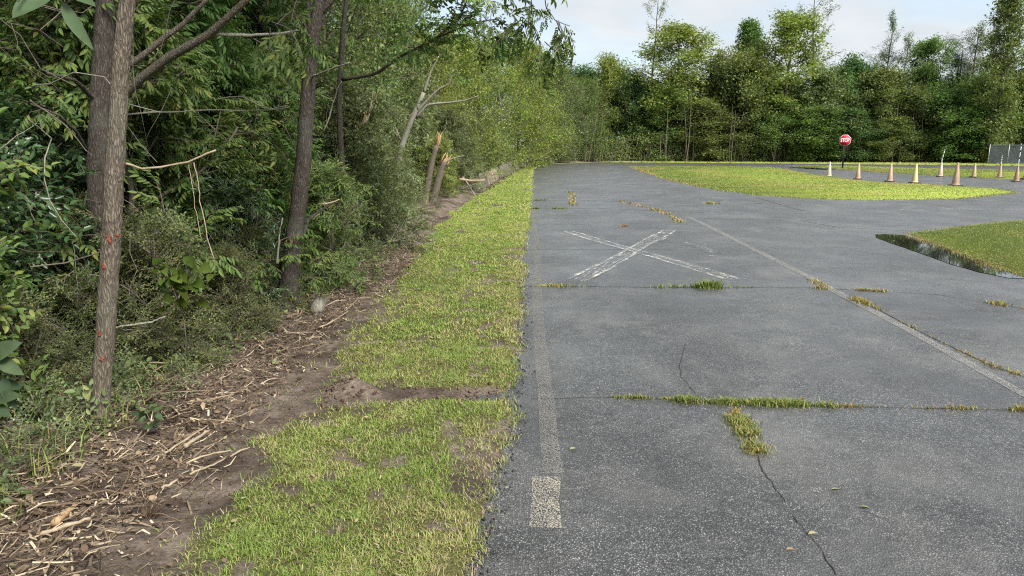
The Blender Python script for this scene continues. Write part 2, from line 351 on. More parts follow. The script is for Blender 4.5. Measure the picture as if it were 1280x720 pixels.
def ragged(poly, step=.4, amp=.12, seed=0):
    poly = [np.array(p[:2], float) for p in poly]; out = []
    for a_, b_ in zip(poly, poly[1:] + poly[:1]):
        n = max(1, int(np.linalg.norm(b_ - a_) / step))
        for i in range(n): out.append(a_ + (b_ - a_) * i / n)
    out = np.array(out); out += np.stack([fbm(out[:, 0] * 1.7, out[:, 1] * 1.7, seed) - .5, fbm(out[:, 0] * 1.7, out[:, 1] * 1.7, seed + 50) - .5], -1) * amp * 2
    return out
def inside(poly, x, y):
    r = np.zeros(x.shape, bool); p = np.asarray(poly); j = len(p) - 1
    for i in range(len(p)):
        c = ((p[i, 1] > y) != (p[j, 1] > y)) & (x < (p[j, 0] - p[i, 0]) * (y - p[i, 1]) / (p[j, 1] - p[i, 1] + 1e-12) + p[i, 0]); r ^= c; j = i
    return r
def island(name, poly, z, label, mat='turf'):
    poly = np.asarray(poly); ar = np.sum(poly[:, 0] * np.roll(poly[:, 1], -1) - np.roll(poly[:, 0], -1) * poly[:, 1])
    if ar < 0: poly = poly[::-1]
    n = len(poly); G = Geo(); top = sheet(poly, z); low = sheet(poly, -.01)
    G.add(top + low, [[i, i + n, (i + 1) % n + n, (i + 1) % n] for i in range(n)]); G.F.append((np.array([list(range(n))]), 0, np.array([.5])))
    o = G.obj(name, M[mat]); bpy.context.view_layer.update()
    return tag(o, label, kind='structure')
I1 = ragged([gnd(*p) for p in [(792, 208.3), (806, 215), (840, 225), (885, 235), (940, 243), (1010, 248), (1080, 250), (1200, 248.5), (1262, 241), (1250, 237), (1194, 233.5), (1150, 230.5), (1095, 228), (1050, 223.5), (1010, 218), (975, 211.5), (960, 209.2), (900, 208.4)]], .16, .22, 3)
I2 = ragged([gnd(*p) for p in [(1138, 293), (1165, 289), (1215, 283), (1280, 276.5)]] + [(19, 15.9), (19, 7)] + [gnd(*p) for p in [(1330, 361), (1280, 345), (1235, 332), (1190, 312), (1160, 302)]], .07, .12, 7)
I3 = ragged([gnd(*p) for p in [(985, 207.3), (1040, 210.5), (1100, 215.5), (1170, 219.5), (1235, 223), (1280, 224.5)]] + [(40, 34), (40, 47)] + [gnd(*p) for p in [(1280, 213.2), (1180, 211.3), (1090, 208.6), (1030, 207)]], .8, .2, 13)
I4 = ragged([(9, 72.2), (14, 70.9), (24, 67.2), (36, 62.3), (46, 56.2), (70, 47), (95, 60), (95, 90), (43, 76), (20, 80), (8, 80)], 1.0, .35, 17)
island('grass_island', I1, .022, 'long tapered island of yellow-green turf beside the line of cones')
island('grass_corner', I2, .013, 'bright turf corner beside the long puddle')
island('grass_strip', I3, .022, 'turf strip behind the cones and the stop sign')
island('far_verge', I4, .05, 'thin turf verge in front of the far tree line')

def paintmat(name, c, cover, seed, streak=(1, 1, 1), sc=9.0, fw=0.0):
    q = NT(name); co = q.coord(); g = q.voro(co, 115).outputs['Distance']
    n = q.noise(q.coord(streak), sc, 5, .65); n2 = q.noise(co, 60 if not fw else 150, 3, .6)
    f = q.math('ADD', q.math('MULTIPLY', n, .75 - fw), q.math('ADD', q.math('MULTIPLY', n2, .3 + fw), q.math('MULTIPLY', g, -.25)))
    m = q.ramp(f, [(cover, 0.0), (cover + .12, 1.0)])
    b = q.bsdf(q.mix(n2, tuple(x * .8 for x in c), c), .7, None, .3); t = q.n.new('ShaderNodeBsdfTransparent'); ms = q.n.new('ShaderNodeMixShader')
    q.l.new(m, ms.inputs[0]); q.l.new(t.outputs[0], ms.inputs[1]); q.l.new(b.outputs[0], ms.inputs[2]); return q.done(ms.outputs[0])
M['paint_faint'] = paintmat('paint_faint', (.24, .23, .205), .365, 1, (1, 1, 1), 5, .5)
M['paint_patch'] = paintmat('paint_patch', (.4, .365, .29), .375, 2, (1, 1, 1), 8, .5)
M['paint_white'] = paintmat('paint_white', (.62, .61, .57), .445, 3, (.55, 6, 1), 4.5)
M['paint_line'] = paintmat('paint_line', (.29, .282, .265), .345, 4, (1, 1, 1), 5, .5)
M['paint_edge'] = paintmat('paint_edge', (.62, .61, .57), .385, 3, (1.2, 3, 1), 3.0)
M['paint_smear'] = paintmat('paint_smear', (.28, .265, .24), .5, 4, (1, 1, 1), 6)
def strip(name, pts, w, mat, z=.004, label=None, parent=road, jit=0.0):
    # local axes: x along the strip, y across, so that wear streaks follow it
    pts = [np.array(p[:2], float) for p in pts]; o0 = pts[0]; dv = pts[-1] - o0; an = math.atan2(dv[1], dv[0])
    c, s_ = math.cos(-an), math.sin(-an); L = []
    for p in pts: q = p - o0; L.append((q[0] * c - q[1] * s_, q[0] * s_ + q[1] * c))
    L = np.array(L); w = np.broadcast_to(w, (len(L),)); G = Geo()
    T = np.gradient(L, axis=0); T /= np.linalg.norm(T, axis=1)[:, None]; N = np.stack([-T[:, 1], T[:, 0]], -1)
    j = (R0.random((len(L), 2)) - .5) * jit
    A = L + N * (w / 2 + j[:, 0])[:, None]; B = L - N * (w / 2 + j[:, 1])[:, None]; n = len(L)
    V = np.concatenate([np.c_[A, np.zeros(n)], np.c_[B, np.zeros(n)]]); i = np.arange(n - 1)
    G.add(V, np.stack([i + n, i + n + 1, i + 1, i], -1)); o = G.obj(name, M[mat], parent)
    o.location = (o0[0], o0[1], z); o.rotation_euler = (0, 0, an)
    if label: o['label'] = label
    return o
el = [(.175 + .0245 * (y - 2.75) + .02 * math.sin(y * .7), y) for y in np.arange(3.25, 50, .5)]
strip('edge_line', el, .105, 'paint_faint', jit=.01)
strip('paint_patch', [gnd(683.5, 661), gnd(683.5, 628), gnd(682, 597)], .135, 'paint_patch', .006, jit=.03)
strip('paint_patch', [gnd(684, 437), gnd(684, 418)], .2, 'paint_smear', .006)
cl = [gnd(*p) for p in [(1330, 520), (1280, 493), (1206, 452), (1130, 410), (1060, 373), (990, 336), (925, 303), (885, 283), (862, 272)]]
strip('centre_line', cl, [.085] * 4 + [.11] * 5, 'paint_line', jit=.02)
strip('centre_line', [gnd(905, 282), gnd(878, 271), (4.2, 17.2)], .1, 'paint_smear')
for s0, s1, w in (((708, 289), (920, 350), .24), ((838, 288), (720, 352), .30)):
    a_, b_ = gnd(*s0), gnd(*s1); strip('cross_marking', [a_ + (b_ - a_) * t for t in np.linspace(0, 1, 14)], w, 'paint_white', .005 if w < .3 else .009, jit=.07)
    u_ = (b_ - a_)[:2] / np.linalg.norm((b_ - a_)[:2]); nn = np.array((-u_[1], u_[0], 0))
    for sd in (-1, 1): strip('cross_outline', [a_ + (b_ - a_) * t + nn * sd * (w * .36 + .02 * math.sin(9 * t + sd)) for t in np.linspace(.02, .98, 22)], .05, 'paint_edge', .007 if w < .3 else .011, jit=.025)
strip('faded_mark', [gnd(858, 303), gnd(880, 309), gnd(893, 316)], .09, 'paint_white', .004, jit=.05)
strip('faded_mark', [gnd(887, 319), gnd(899, 321)], .09, 'paint_white', .004, jit=.05)
strip('faded_line', [gnd(1125, 262), gnd(1170, 261.3), gnd(1216, 261)], .13, 'paint_white', .004)
strip('faded_line', [gnd(752, 264.5), gnd(800, 262)], .16, 'paint_smear', .004)

strip('faded_line', [gnd(905, 283), gnd(945, 286), gnd(962, 290)], .12, 'paint_smear', .004, jit=.04)
strip('faded_line', [gnd(840, 232), gnd(870, 232.5)], .3, 'paint_smear', .004, jit=.1)
strip('faded_line', [gnd(752, 241), gnd(762, 245)], .25, 'paint_smear', .004, jit=.1)
def crackline(pts, n, amp, seed):
    P = np.array([p[:2] for p in pts]); t = np.linspace(0, 1, len(P)); tt = np.linspace(0, 1, n); r = np.random.default_rng(seed)
    out = np.stack([np.interp(tt, t, P[:, 0]), np.interp(tt, t, P[:, 1])], -1); w = np.cumsum(r.normal(0, amp, (n, 2)), 0); w -= np.outer(tt, w[-1]); return out + w * .6 + r.normal(0, amp * .5, (n, 2))
q = NT('crack_dirt'); M['crack'] = q.done(q.bsdf(q.ramp(q.noise(q.coord(), 30, 4), [(.3, (.018, .017, .015)), (.7, (.06, .052, .044))]), .95, None, .1).outputs[0])
CR = {}
CR['near'] = crackline([gnd(660, 499), gnd(785, 497), gnd(880, 503), gnd(1040, 508), gnd(1270, 513), gnd(1330, 515)], 70, .004, 1)
CR['mid'] = crackline([gnd(655, 357.5), gnd(820, 359), gnd(1015, 360), gnd(1170, 368), gnd(1280, 386), gnd(1340, 394)], 80, .006, 2)
CR['down'] = crackline([gnd(915, 505), gnd(925, 525), gnd(945, 565), gnd(957, 592), gnd(985, 632), gnd(1015, 668), gnd(1045, 719)], 46, .006, 3)
CR['up'] = crackline([gnd(876, 500), gnd(856, 475), gnd(850, 460), gnd(856, 430)], 24, .006, 4)
CR['joint'] = crackline([gnd(1290, 474), gnd(1240, 458), gnd(1160, 419), gnd(1100, 388), gnd(1045, 366), gnd(985, 335)], 50, .004, 5)
CR['xline'] = crackline([gnd(655, 312.4), gnd(800, 312), gnd(960, 312.8)], 40, .005, 6)
CR['far'] = crackline([gnd(668, 250.5), gnd(740, 251), gnd(800, 252)], 30, .01, 7)
CR['far2'] = crackline([gnd(668, 261), gnd(760, 261), gnd(880, 266)], 30, .01, 8)
CR['seam'] = crackline([gnd(895, 252), gnd(915, 253.5), gnd(1000, 256), gnd(1020, 257)], 40, .012, 9)
CR['seam2'] = crackline([gnd(945, 247), gnd(970, 254), gnd(1005, 264)], 30, .012, 10)
CR['seam3'] = crackline([gnd(880, 273), gnd(1000, 276), gnd(1048, 284), gnd(1140, 289)], 50, .012, 11)
CR['seam4'] = crackline([gnd(690, 281), gnd(800, 279.5), gnd(860, 281)], 40, .01, 12)
WD = dict(seam=.02, seam2=.02, seam3=.014, seam4=.008, near=.005, mid=.009, down=.0065, up=.0035, joint=.008, xline=.008, far=.02, far2=.02)
for k, P in CR.items():
    w = WD[k] * (.5 + R0.random(len(P)))
    if k == 'down': w *= .1 + .6 * sstep(.35, .6, fbm(np.arange(len(P)) * .35, np.zeros(len(P)), 4, 2))
    strip('crack', P, w, 'crack', .003)
strip('dirt_smear', [gnd(955, 612), gnd(1035, 608)], .11, 'paint_smear', .006, jit=.03)

def watermat():
    q = NT('water'); n = q.noise(q.coord((1, 1, 1)), 3.0, 3)
    return q.done(q.bsdf((.018, .018, .015), .015, q.bump(n, .03, .01), .5).outputs[0])
M['water'] = watermat()
def puddle(px, label, seed, step=.12, amp=.06):
    poly = ragged([gnd(*p) for p in px], step, amp, seed); G = Geo(); G.add(sheet(poly, .0065), [list(range(len(poly)))[::-1]])
    return tag(G.obj('puddle', M['water']), label, 'puddle', kind='structure')
puddle([(1092, 293.5), (1105, 293), (1130, 294.5), (1160, 303), (1195, 315), (1240, 333), (1290, 349), (1262, 348), (1225, 341), (1188, 331), (1147, 316), (1116, 305), (1096, 297)], 'long dark puddle along the edge of the turf corner', 4)
puddle([(985, 209.2), (1010, 209.6), (1035, 210.8), (1046, 212.3), (1030, 212.2), (1008, 211)], 'small dark puddle beside the stop sign post', 6, .4, .3)

# ------------------------------------------------------------------ grass
def blades(G, x, y, z, h, w, v, rng, lean=.6):
    n = len(x); a = rng.random(n) * 2 * math.pi; ln = h * lean * (.3 + rng.random(n)); b = a + rng.normal(0, .5, n)
    px, py = -np.sin(b) * w / 2, np.cos(b) * w / 2; dx, dy = np.cos(a), np.sin(a)
    V = np.empty((n, 5, 3))
    V[:, 0] = np.c_[x - px, y - py, z - .01]; V[:, 1] = np.c_[x + px, y + py, z - .01]
    mx, my, mz = x + dx * ln * .35, y + dy * ln * .35, z + h * .6
    V[:, 2] = np.c_[mx + px * .8, my + py * .8, mz]; V[:, 3] = np.c_[mx - px * .8, my - py * .8, mz]
    V[:, 4] = np.c_[x + dx * ln, y + dy * ln, z + h * (.75 + .3 * rng.random(n))]
    o = np.arange(n)[:, None] * 5; b0 = G.n
    G.add(V.reshape(-1, 3), o + np.array([[0, 1, 2, 3]]), 0, v); G.F.append((o + np.array([[3, 2, 4]]) + b0, 0, np.asarray(v)))
rng = np.random.default_rng(5); G = Geo()
for y0, y1, den, hh, ww in ((1.9, 3.4, 30000, .018, .0028), (3.4, 5.5, 21000, .018, .0035), (5.5, 9, 8000, .021, .006), (9, 16, 3000, .022, .010), (16, 30, 900, .024, .018), (30, 56, 260, .03, .035)):
    n = int(den * (y1 - y0) * 1.9); y = y0 + rng.random(n) * (y1 - y0); x = EDGE(y) + .07 - rng.random(n) * 1.9
    keep = (rng.random(n) > bare(x, y) * 1.02 + .05) & (x > FE(y) + .1) & (x < EDGE(y) + .05 * rng.random(n))
    tuft = fbm(x * 9, y * 9, 61, 3); keep &= rng.random(n) < -.15 + 1.9 * tuft
    x, y, tuft = x[keep], y[keep], tuft[keep]; n = len(x)
    dry = sstep(.42, .66, fbm(x * 2.4, y * 1.5, 71, 4)); nearedge = 1 - sstep(0, .4, EDGE(y) - x)
    v = np.clip(.06 + .52 * rng.random(n) + .45 * dry * rng.random(n) + .3 * nearedge * rng.random(n) + (rng.random(n) < .1) * .5, 0, 1)
    h = hh * (.35 + .9 * rng.random(n)) * (.5 + 1.0 * tuft); long_ = rng.random(n) < .03; h[long_] *= 1.7
    blades(G, x, y, HT(x, y), h, ww * (.6 + .8 * rng.random(n)), v, rng, 2.1)
tag(G.obj('verge_grass', M['grass']), 'short patchy mown grass on the strip between pavement and woods', 'grass', kind='stuff')

def lawn(name, poly, n, z, hh, ww, label, mat='grass_far', clip=None, seed=1):
    rng = np.random.default_rng(seed); p = np.asarray(poly); lo, hi = p.min(0), p.max(0)
    if clip: lo = np.maximum(lo, clip[0]); hi = np.minimum(hi, clip[1])
    x = lo[0] + rng.random(n * 3) * (hi[0] - lo[0]); y = lo[1] + rng.random(n * 3) * (hi[1] - lo[1]); k = inside(p, x, y); x, y = x[k][:n], y[k][:n]; e_ = p[rng.integers(0, len(p), n // 5)] + rng.normal(0, .09 if name == 'corner_grass' else .16, (n // 5, 2)) * np.linspace(.3, 1.3, n // 5)[:, None]; ni = len(x); x = np.r_[x, e_[:, 0]]; y = np.r_[y, e_[:, 1]]; m = len(x)
    d = fbm(x * .5, y * .5, seed + 3, 4); sc = (y / 30.0) ** .5
    v = np.clip(.08 + .42 * rng.random(m) + 1.1 * sstep(.46, .72, d) * rng.random(m) + .6 * (d - .5) + np.where(np.arange(m) >= ni, .35, 0), 0, 1)
    G = Geo(); blades(G, x, y, np.where(np.arange(m) >= ni, .012, z), hh * (.5 + .9 * rng.random(m)) * sc, ww * (.6 + .8 * rng.random(m)) * sc, v, rng, 1.6)
    tag(G.obj(name, M[mat]), label, 'grass', kind='stuff')
lawn('island_grass', I1, 75000, .022, .026, .02, 'yellow-green mown grass covering the long island', seed=2)
lawn('corner_grass', I2, 80000, .013, .024, .009, 'bright green mown grass covering the corner by the puddle', clip=((0, 6), (15, 18)), seed=3)
lawn('strip_grass', I3, 20000, .022, .028, .024, 'yellow-green mown grass on the strip behind the cones', seed=4)
lawn('far_verge_grass', I4, 9000, .05, .06, .05, 'rough grass along the foot of the far tree line', seed=5)

def crackweeds(name, P, t0, t1, n, hh, spread, vlo, vhi, label, seed, ww=.005):
    rng = np.random.default_rng(seed); t = t0 + (t1 - t0) * rng.random(n); cl_ = fbm(t * 37, t * 0, seed, 3); k = rng.random(n) < .1 + 1.3 * sstep(.38, .62, cl_)
    t, cl_ = t[k], cl_[k]; m = len(t); u = np.linspace(0, 1, len(P)); x = np.interp(t, u, P[:, 0]); y = np.interp(t, u, P[:, 1])
    x = x + rng.normal(0, spread, m); y = y + rng.normal(0, spread, m) * (.4 + cl_)
    G = Geo(); blades(G, x, y, np.full(m, .003), hh * .55 * (.3 + .9 * rng.random(m)) * (.35 + 1.1 * cl_), ww * (.6 + .8 * rng.random(m)), np.clip(vlo + (vhi - vlo) * rng.random(m), 0, 1), rng, 1.2)
    return tag(G.obj(name, M['weed']), label, 'weeds', kind='stuff')
N_, D_ = CR['near'], CR['down']
crackweeds('crack_grass', N_, .17, .32, 500, .035, .012, .2, .75, 'thin sparse weeds at the start of the near crack, closest to the edge line', 1)
crackweeds('crack_grass', N_, .335, .6, 4200, .06, .026, .05, .65, 'thick green weeds in the middle of the near crack', 2)
crackweeds('crack_grass', N_, .6, .97, 1300, .045, .014, .35, .95, 'dry tan weeds where the near crack runs towards the centre line', 3)
crackweeds('crack_grass', D_, .03, .13, 260, .03, .012, .5, 1, 'few reddish weeds in the crack just below the green weeds', 4)
crackweeds('crack_grass', D_, .15, .335, 2400, .05, .035, .1, .85, 'olive weed clump trailing towards the viewer from the near crack', 5)
C_ = CR['mid']
crackweeds('crack_grass', C_, .0, .09, 420, .05, .035, .2, .8, 'weeds where the far crack meets the grass verge', 6, .009)
crackweeds('crack_grass', C_, .19, .28, 1500, .13, .045, .0, .55, 'tall dark green tuft in the crack just below the white cross', 7, .009)
crackweeds('crack_grass', C_, .285, .32, 300, .09, .03, .1, .55, 'small green tuft next to the tall one below the cross', 8, .009)
crackweeds('crack_grass', C_, .40, .53, 500, .055, .02, .45, .95, 'dry weeds in the crack between the cross and the centre line', 9, .009)
crackweeds('crack_grass', C_, .72, .76, 160, .06, .03, .4, .9, 'dry sprig in the crack beyond the centre line', 10, .009)
crackweeds('crack_grass', C_, .80, .86, 260, .03, .02, .8, 1, 'reddish-brown weeds in the crack in front of the puddle', 11, .009)
crackweeds('crack_grass', C_, .9, .99, 260, .05, .03, .35, .8, 'small yellow-green sprigs in the crack nearest the turf corner', 12, .009)
J_ = CR['joint']
crackweeds('crack_grass', J_, .05, .3, 330, .045, .02, .45, .95, 'straw coloured weeds along the near end of the centre line', 13, .006)
crackweeds('crack_grass', J_, .3, .52, 100, .05, .02, .4, .9, 'scattered dry sprigs halfway along the centre line', 14, .007)
crackweeds('crack_grass', J_, .6, .72, 480, .09, .035, .5, .9, 'dense straw coloured clump beside the centre line', 15, .008)
crackweeds('crack_grass', J_, .82, .9, 150, .07, .03, .45, .9, 'lone straw sprig at the far part of the centre line', 16, .008)
F1_ = np.array([gnd(*p)[:2] for p in [(776, 252), (800, 258), (822, 263), (838, 270), (852, 280)]])
crackweeds('crack_grass', F1_, 0, 1, 620, .10, .055, .55, .95, 'line of yellow weeds beyond the white cross at the line end', 17, .02)
F2_ = np.array([gnd(*p)[:2] for p in [(711, 240), (716, 246), (714, 252), (718, 257)]])
crackweeds('crack_grass', F2_, 0, 1, 420, .12, .06, .5, .85, 'far patch of yellow weeds in the lane near the verge', 18, .02)
crackweeds('crack_grass', np.array([gnd(778, 283)[:2], gnd(783, 283)[:2]]), 0, 1, 120, .06, .04, .8, 1, 'tiny orange weed tuft above the white cross', 19, .012)
crackweeds('crack_grass', np.array([gnd(886, 255)[:2], gnd(893, 254)[:2]]), 0, 1, 200, .12, .08, .4, .8, 'lone yellow weed tuft on the open asphalt by the island', 20, .02)
for i, (a_, b_) in enumerate((((666, 250.5), (684, 250.3)), ((668, 261), (672, 261)), ((692, 261), (708, 261)))):
    crackweeds('crack_grass', np.array([gnd(*a_)[:2], gnd(*b_)[:2]]), 0, 1, 400, .07, .03, .1, .6, ['grass tongue from the verge across the farthest crack', 'grass stub at the verge on the second farthest crack', 'short grass dash in the lane on the second farthest crack'][i], 21 + i, .02)
# ------------------------------------------------------------------ leaves, sprays, trees
def rotm(yaw, pitch, roll):
    cy_, sy = math.cos(yaw), math.sin(yaw); cp, sp = math.cos(pitch), math.sin(pitch); cr_, sr = math.cos(roll), math.sin(roll)
    return np.array([[cy_, -sy, 0], [sy, cy_, 0], [0, 0, 1]]) @ np.array([[cp, 0, sp], [0, 1, 0], [-sp, 0, cp]]) @ np.array([[1, 0, 0], [0, cr_, -sr], [0, sr, cr_]])
def leaf_hex(L, W, fold=.18, dr=.12):
    return np.array([(0, 0, 0), (.28 * L, W * .46, fold * W), (.66 * L, W * .42, fold * W - dr * L * .4), (L, 0, -dr * L), (.66 * L, -W * .42, fold * W - dr * L * .4), (.28 * L, -W * .46, fold * W)]), [[0, 3, 2, 1], [0, 5, 4, 3]]
def leaf_dia(L, W, fold=.2, dr=.1):
    return np.array([(0, 0, 0), (.45 * L, W / 2, fold * W), (L, 0, -dr * L), (.45 * L, -W / 2, fold * W)]), [[0, 3, 2, 1]]
def put(T, lf, R, p, v, s=1.0): T.add((lf[0] * s) @ R.T + p, lf[1], 0, v)
def spray_alt(seed, L=.4, n=14, ll=.06, lw=.028, shape=leaf_hex, twig=True, ang=50, side=3):
    r = np.random.default_rng(seed); T = Geo(); lf = shape(ll, lw)
    def arm(p0, yaw, L, n):
        P = [p0 + np.array((math.cos(yaw), math.sin(yaw), 0)) * L * t + np.array((0, 0, -.12 * L * t * t)) for t in np.linspace(0, 1, 4)]
        if twig: T.tube(P, np.linspace(.0035, .0012, 4), 3, 1, .5, cap=False)
        for i in range(n):
            t = (i + .6) / n; p = p0 + np.array((math.cos(yaw), math.sin(yaw), 0)) * L * t + np.array((0, 0, -.12 * L * t * t)); sd = 1 if i % 2 else -1
            put(T, lf, rotm(yaw + sd * math.radians(ang) * (1.1 - .5 * t) + r.normal(0, .25), r.normal(.12, .3), r.normal(0, .45)), p, r.random(), .7 + .5 * r.random())
    arm(np.zeros(3), 0.0, L, n)
    for k in range(side):
        t = .25 + .5 * k / max(1, side); arm(np.array((L * t, 0, -.12 * L * t * t)), (1 if k % 2 else -1) * (.6 + .3 * r.random()), L * (.65 - .3 * t), max(3, int(n * .5)))
    return T
def spray_pinnate(seed, nr=5, pairs=5, rl=.21, ll=.064, lw=.023):
    r = np.random.default_rng(seed); T = Geo(); lf = leaf_hex(ll, lw, .15, .25)
    T.tube([(0, 0, 0), (.12, 0, .0), (.25, 0, -.02)], [.005, .004, .003], 4, 1, .5, cap=False)
    for k in range(nr):
        p0 = np.array((.25 * (k + .5) / nr, 0, 0)); yaw = (k % 2 * 2 - 1) * (.3 + .8 * r.random()) if k < nr - 1 else 0; pit = .25 + .55 * r.random()
        d = np.array((math.cos(yaw) * math.cos(pit), math.sin(yaw) * math.cos(pit), -math.sin(pit)))
        q = [p0 + d * rl * t + np.array((0, 0, -.1 * rl * t * t)) for t in np.linspace(0, 1, 4)]; T.tube(q, .0016, 3, 1, .6, cap=False)
        for j in range(pairs):
            t = .3 + .7 * j / pairs
            for sd in (-1, 1):
                put(T, lf, rotm(yaw + sd * (.85 + .2 * r.random()), pit * .5 + .45 + r.normal(0, .2), sd * .3 + r.normal(0, .3)), p0 + d * rl * t, r.random(), .7 + .45 * r.random())
        put(T, lf, rotm(yaw, pit + .3, r.normal(0, .3)), p0 + d * rl, r.random(), 1.1)
    return T
def clump(seed, R=.45, n=12, ll=.2, lw=.13, flatten=.7, needle=False):
    r = np.random.default_rng(seed); T = Geo(); lf = leaf_dia(ll, lw)
    for i in range(n):
        d = r.normal(0, 1, 3); d /= np.linalg.norm(d); p = d * R * r.random() ** .5; p[2] *= flatten
        put(T, lf, rotm(math.atan2(d[1], d[0]) + r.normal(0, .6), r.normal(.15, .55), r.normal(0, .7)), p, r.random(), .6 + .7 * r.random())
    return T
def frames(D, rng, roll=.5):
    D = D / (np.linalg.norm(D, axis=1)[:, None] + 1e-9); up = np.tile(np.array((0, 0, 1.)), (len(D), 1)) + rng.normal(0, .12, D.shape)
    Y = np.cross(up, D); Y /= np.linalg.norm(Y, axis=1)[:, None] + 1e-9; Z = np.cross(D, Y); a = rng.normal(0, roll, len(D))[:, None]
    Y2 = Y * np.cos(a) + Z * np.sin(a); Z2 = np.cross(D, Y2); return np.stack([D, Y2, Z2], -1)
def scatter(G, temps, P, D, rng, smin=.8, smax=1.25, roll=.5, dv=.12):
    P = np.asarray(P); D = np.asarray(D); R = frames(D, rng, roll); k = rng.integers(0, len(temps), len(P)); s = smin + (smax - smin) * rng.random(len(P)); d = rng.normal(0, dv, len(P))
    for i, T in enumerate(temps): m = k == i; G.inst(T, R[m], P[m], s[m], d[m])
PROF = {'oval': lambda t: (max(0.0, math.sin(math.pi * min(1, .12 + .88 * t) ** .8)) ** .6), 'cone': lambda t: (1.03 - t) ** .8, 'column': lambda t: .55 + .45 * math.sin(math.pi * t), 'umbrella': lambda t: .25 + .75 * t ** .8 if t < .85 else .8, 'bush': lambda t: (1 - t ** 3.5) ** .6 * .8 + .2}
def poly(p0, d, L, n, rng, up=0.0, wob=.12):
    P = [np.array(p0, float)]; d = np.array(d, float); d /= np.linalg.norm(d)
    for i in range(n):
        d = d + rng.normal(0, wob, 3) + np.array((0, 0, up / n)); d /= np.linalg.norm(d); P.append(P[-1] + d * L / n)
    return np.array(P)
def skeleton(seed, H, r0, cb, prof, rx, nl, ns, el=(.1, .9), up=.2, lean=(0, 0), wob=.03, per=4, keep=1.0, k=7):
    rng = np.random.default_rng(seed); W = Geo(); A = []; D = []
    tz = np.linspace(0, 1, 12); tx = np.cumsum(rng.normal(0, wob, 12)) * H * .12 + lean[0] * tz; ty = np.cumsum(rng.normal(0, wob, 12)) * H * .12 + lean[1] * tz; tx -= tx[0]; ty -= ty[0]
    TP = np.c_[tx, ty, tz * H * .97]; TR = r0 * (1 - tz) ** .85 + .012; TR[0] *= 1.25
    W.tube(TP, TR, k, 0, .5, .12, rng=rng)
    for i in range(nl):
        t = cb + (1 - cb) * (i + rng.random()) / nl; tt = (t - cb) / (1 - cb)
        if rng.random() > keep: continue
        b = np.array([np.interp(t, tz, TP[:, j]) for j in range(3)]); az = i * 2.4 + rng.random(); e = el[0] + (el[1] - el[0]) * tt + rng.normal(0, .15)
        L = rx * PROF[prof](tt) * (.7 + .5 * rng.random()); d = (math.cos(az) * math.cos(e), math.sin(az) * math.cos(e), math.sin(e))
        P = poly(b, d, L, 5, rng, up); r = min(np.interp(t, tz, TR) * .5, .02 + L * .014); W.tube(P, np.linspace(r, .012, 6), 5, 0, .5, cap=False)
        for u in np.linspace(.45, 1, 4): j = u * 5; j0 = min(4, int(j)); A.append(P[j0] + (P[j0 + 1] - P[j0]) * (j - j0)); D.append(P[j0 + 1] - P[j0] + rng.normal(0, .1, 3))
        for s_ in range(ns):
            u = .25 + .75 * rng.random(); j = u * 5; j0 = min(4, int(j)); b2 = P[j0] + (P[j0 + 1] - P[j0]) * (j - j0); d2 = (P[j0 + 1] - P[j0]) / np.linalg.norm(P[j0 + 1] - P[j0]) + rng.normal(0, .65, 3)
            Q = poly(b2, d2, L * .38 * (.6 + .8 * rng.random()), 3, rng, up * .5, .15); W.tube(Q, np.linspace(max(.008, r * .4), .005, 4), 4, 0, .5, cap=False)
            for w in range(per): f = (w + 1) / per * 3; j0 = min(2, int(f)); A.append(Q[j0] + (Q[j0 + 1] - Q[j0]) * (f - j0)); D.append(Q[j0 + 1] - Q[j0] + rng.normal(0, .08, 3))
    A.append(TP[-1]); D.append(np.array((0, 0, 1.)))
    return W, np.array(A), np.array(D), rng
KINDS = {}
def kind(name, sk, temps, leaf, bark, smin=.75, smax=1.3, jit=0.0, roll=.6, extra=1):
    W, A, D, rng = sk; G = Geo()
    A = np.repeat(A, extra, 0); D = np.repeat(D, extra, 0)
    if jit: A = A + rng.normal(0, jit, A.shape); D = D + rng.normal(0, .3, D.shape)
    scatter(G, temps, A, D, rng, smin, smax, roll)
    lo, hi = A.min(0), A.max(0)
    KINDS[name] = (W.mesh(name + '_trunk', M[bark], True), G.mesh(name + '_crown', [M[leaf], M['twig']]), hi[2], max(hi[0] - lo[0], hi[1] - lo[1]))
def plant(name, kd, label, cat, loc, rz, H=None, Wd=None, leaf=None, bark=None, group=None, trunk=True):
    tm, cm, h0, w0 = KINDS[kd]; o = thing(name, label, cat, loc, rz, group); sz = 1.0 if H is None else H / h0; sx = sz if Wd is None else Wd / w0
    o.scale = (sx, sx, sz)
    if trunk:
        t = mkobj('trunk' if cat == 'tree' else 'stem', tm, o)
        if bark: recolour(t, 0, M[bark])
    c = mkobj('crown' if cat == 'tree' else 'foliage', cm, o)
    if leaf: recolour(c, 0, M[leaf])
    return o

far_t = [clump(i, .52, 20, .165, .105) for i in range(5)]
mid_t = [clump(20 + i, .36, 18, .1, .052) for i in range(5)]
needle_t = [clump(40 + i, .4, 16, .3, .035, .5) for i in range(3)]
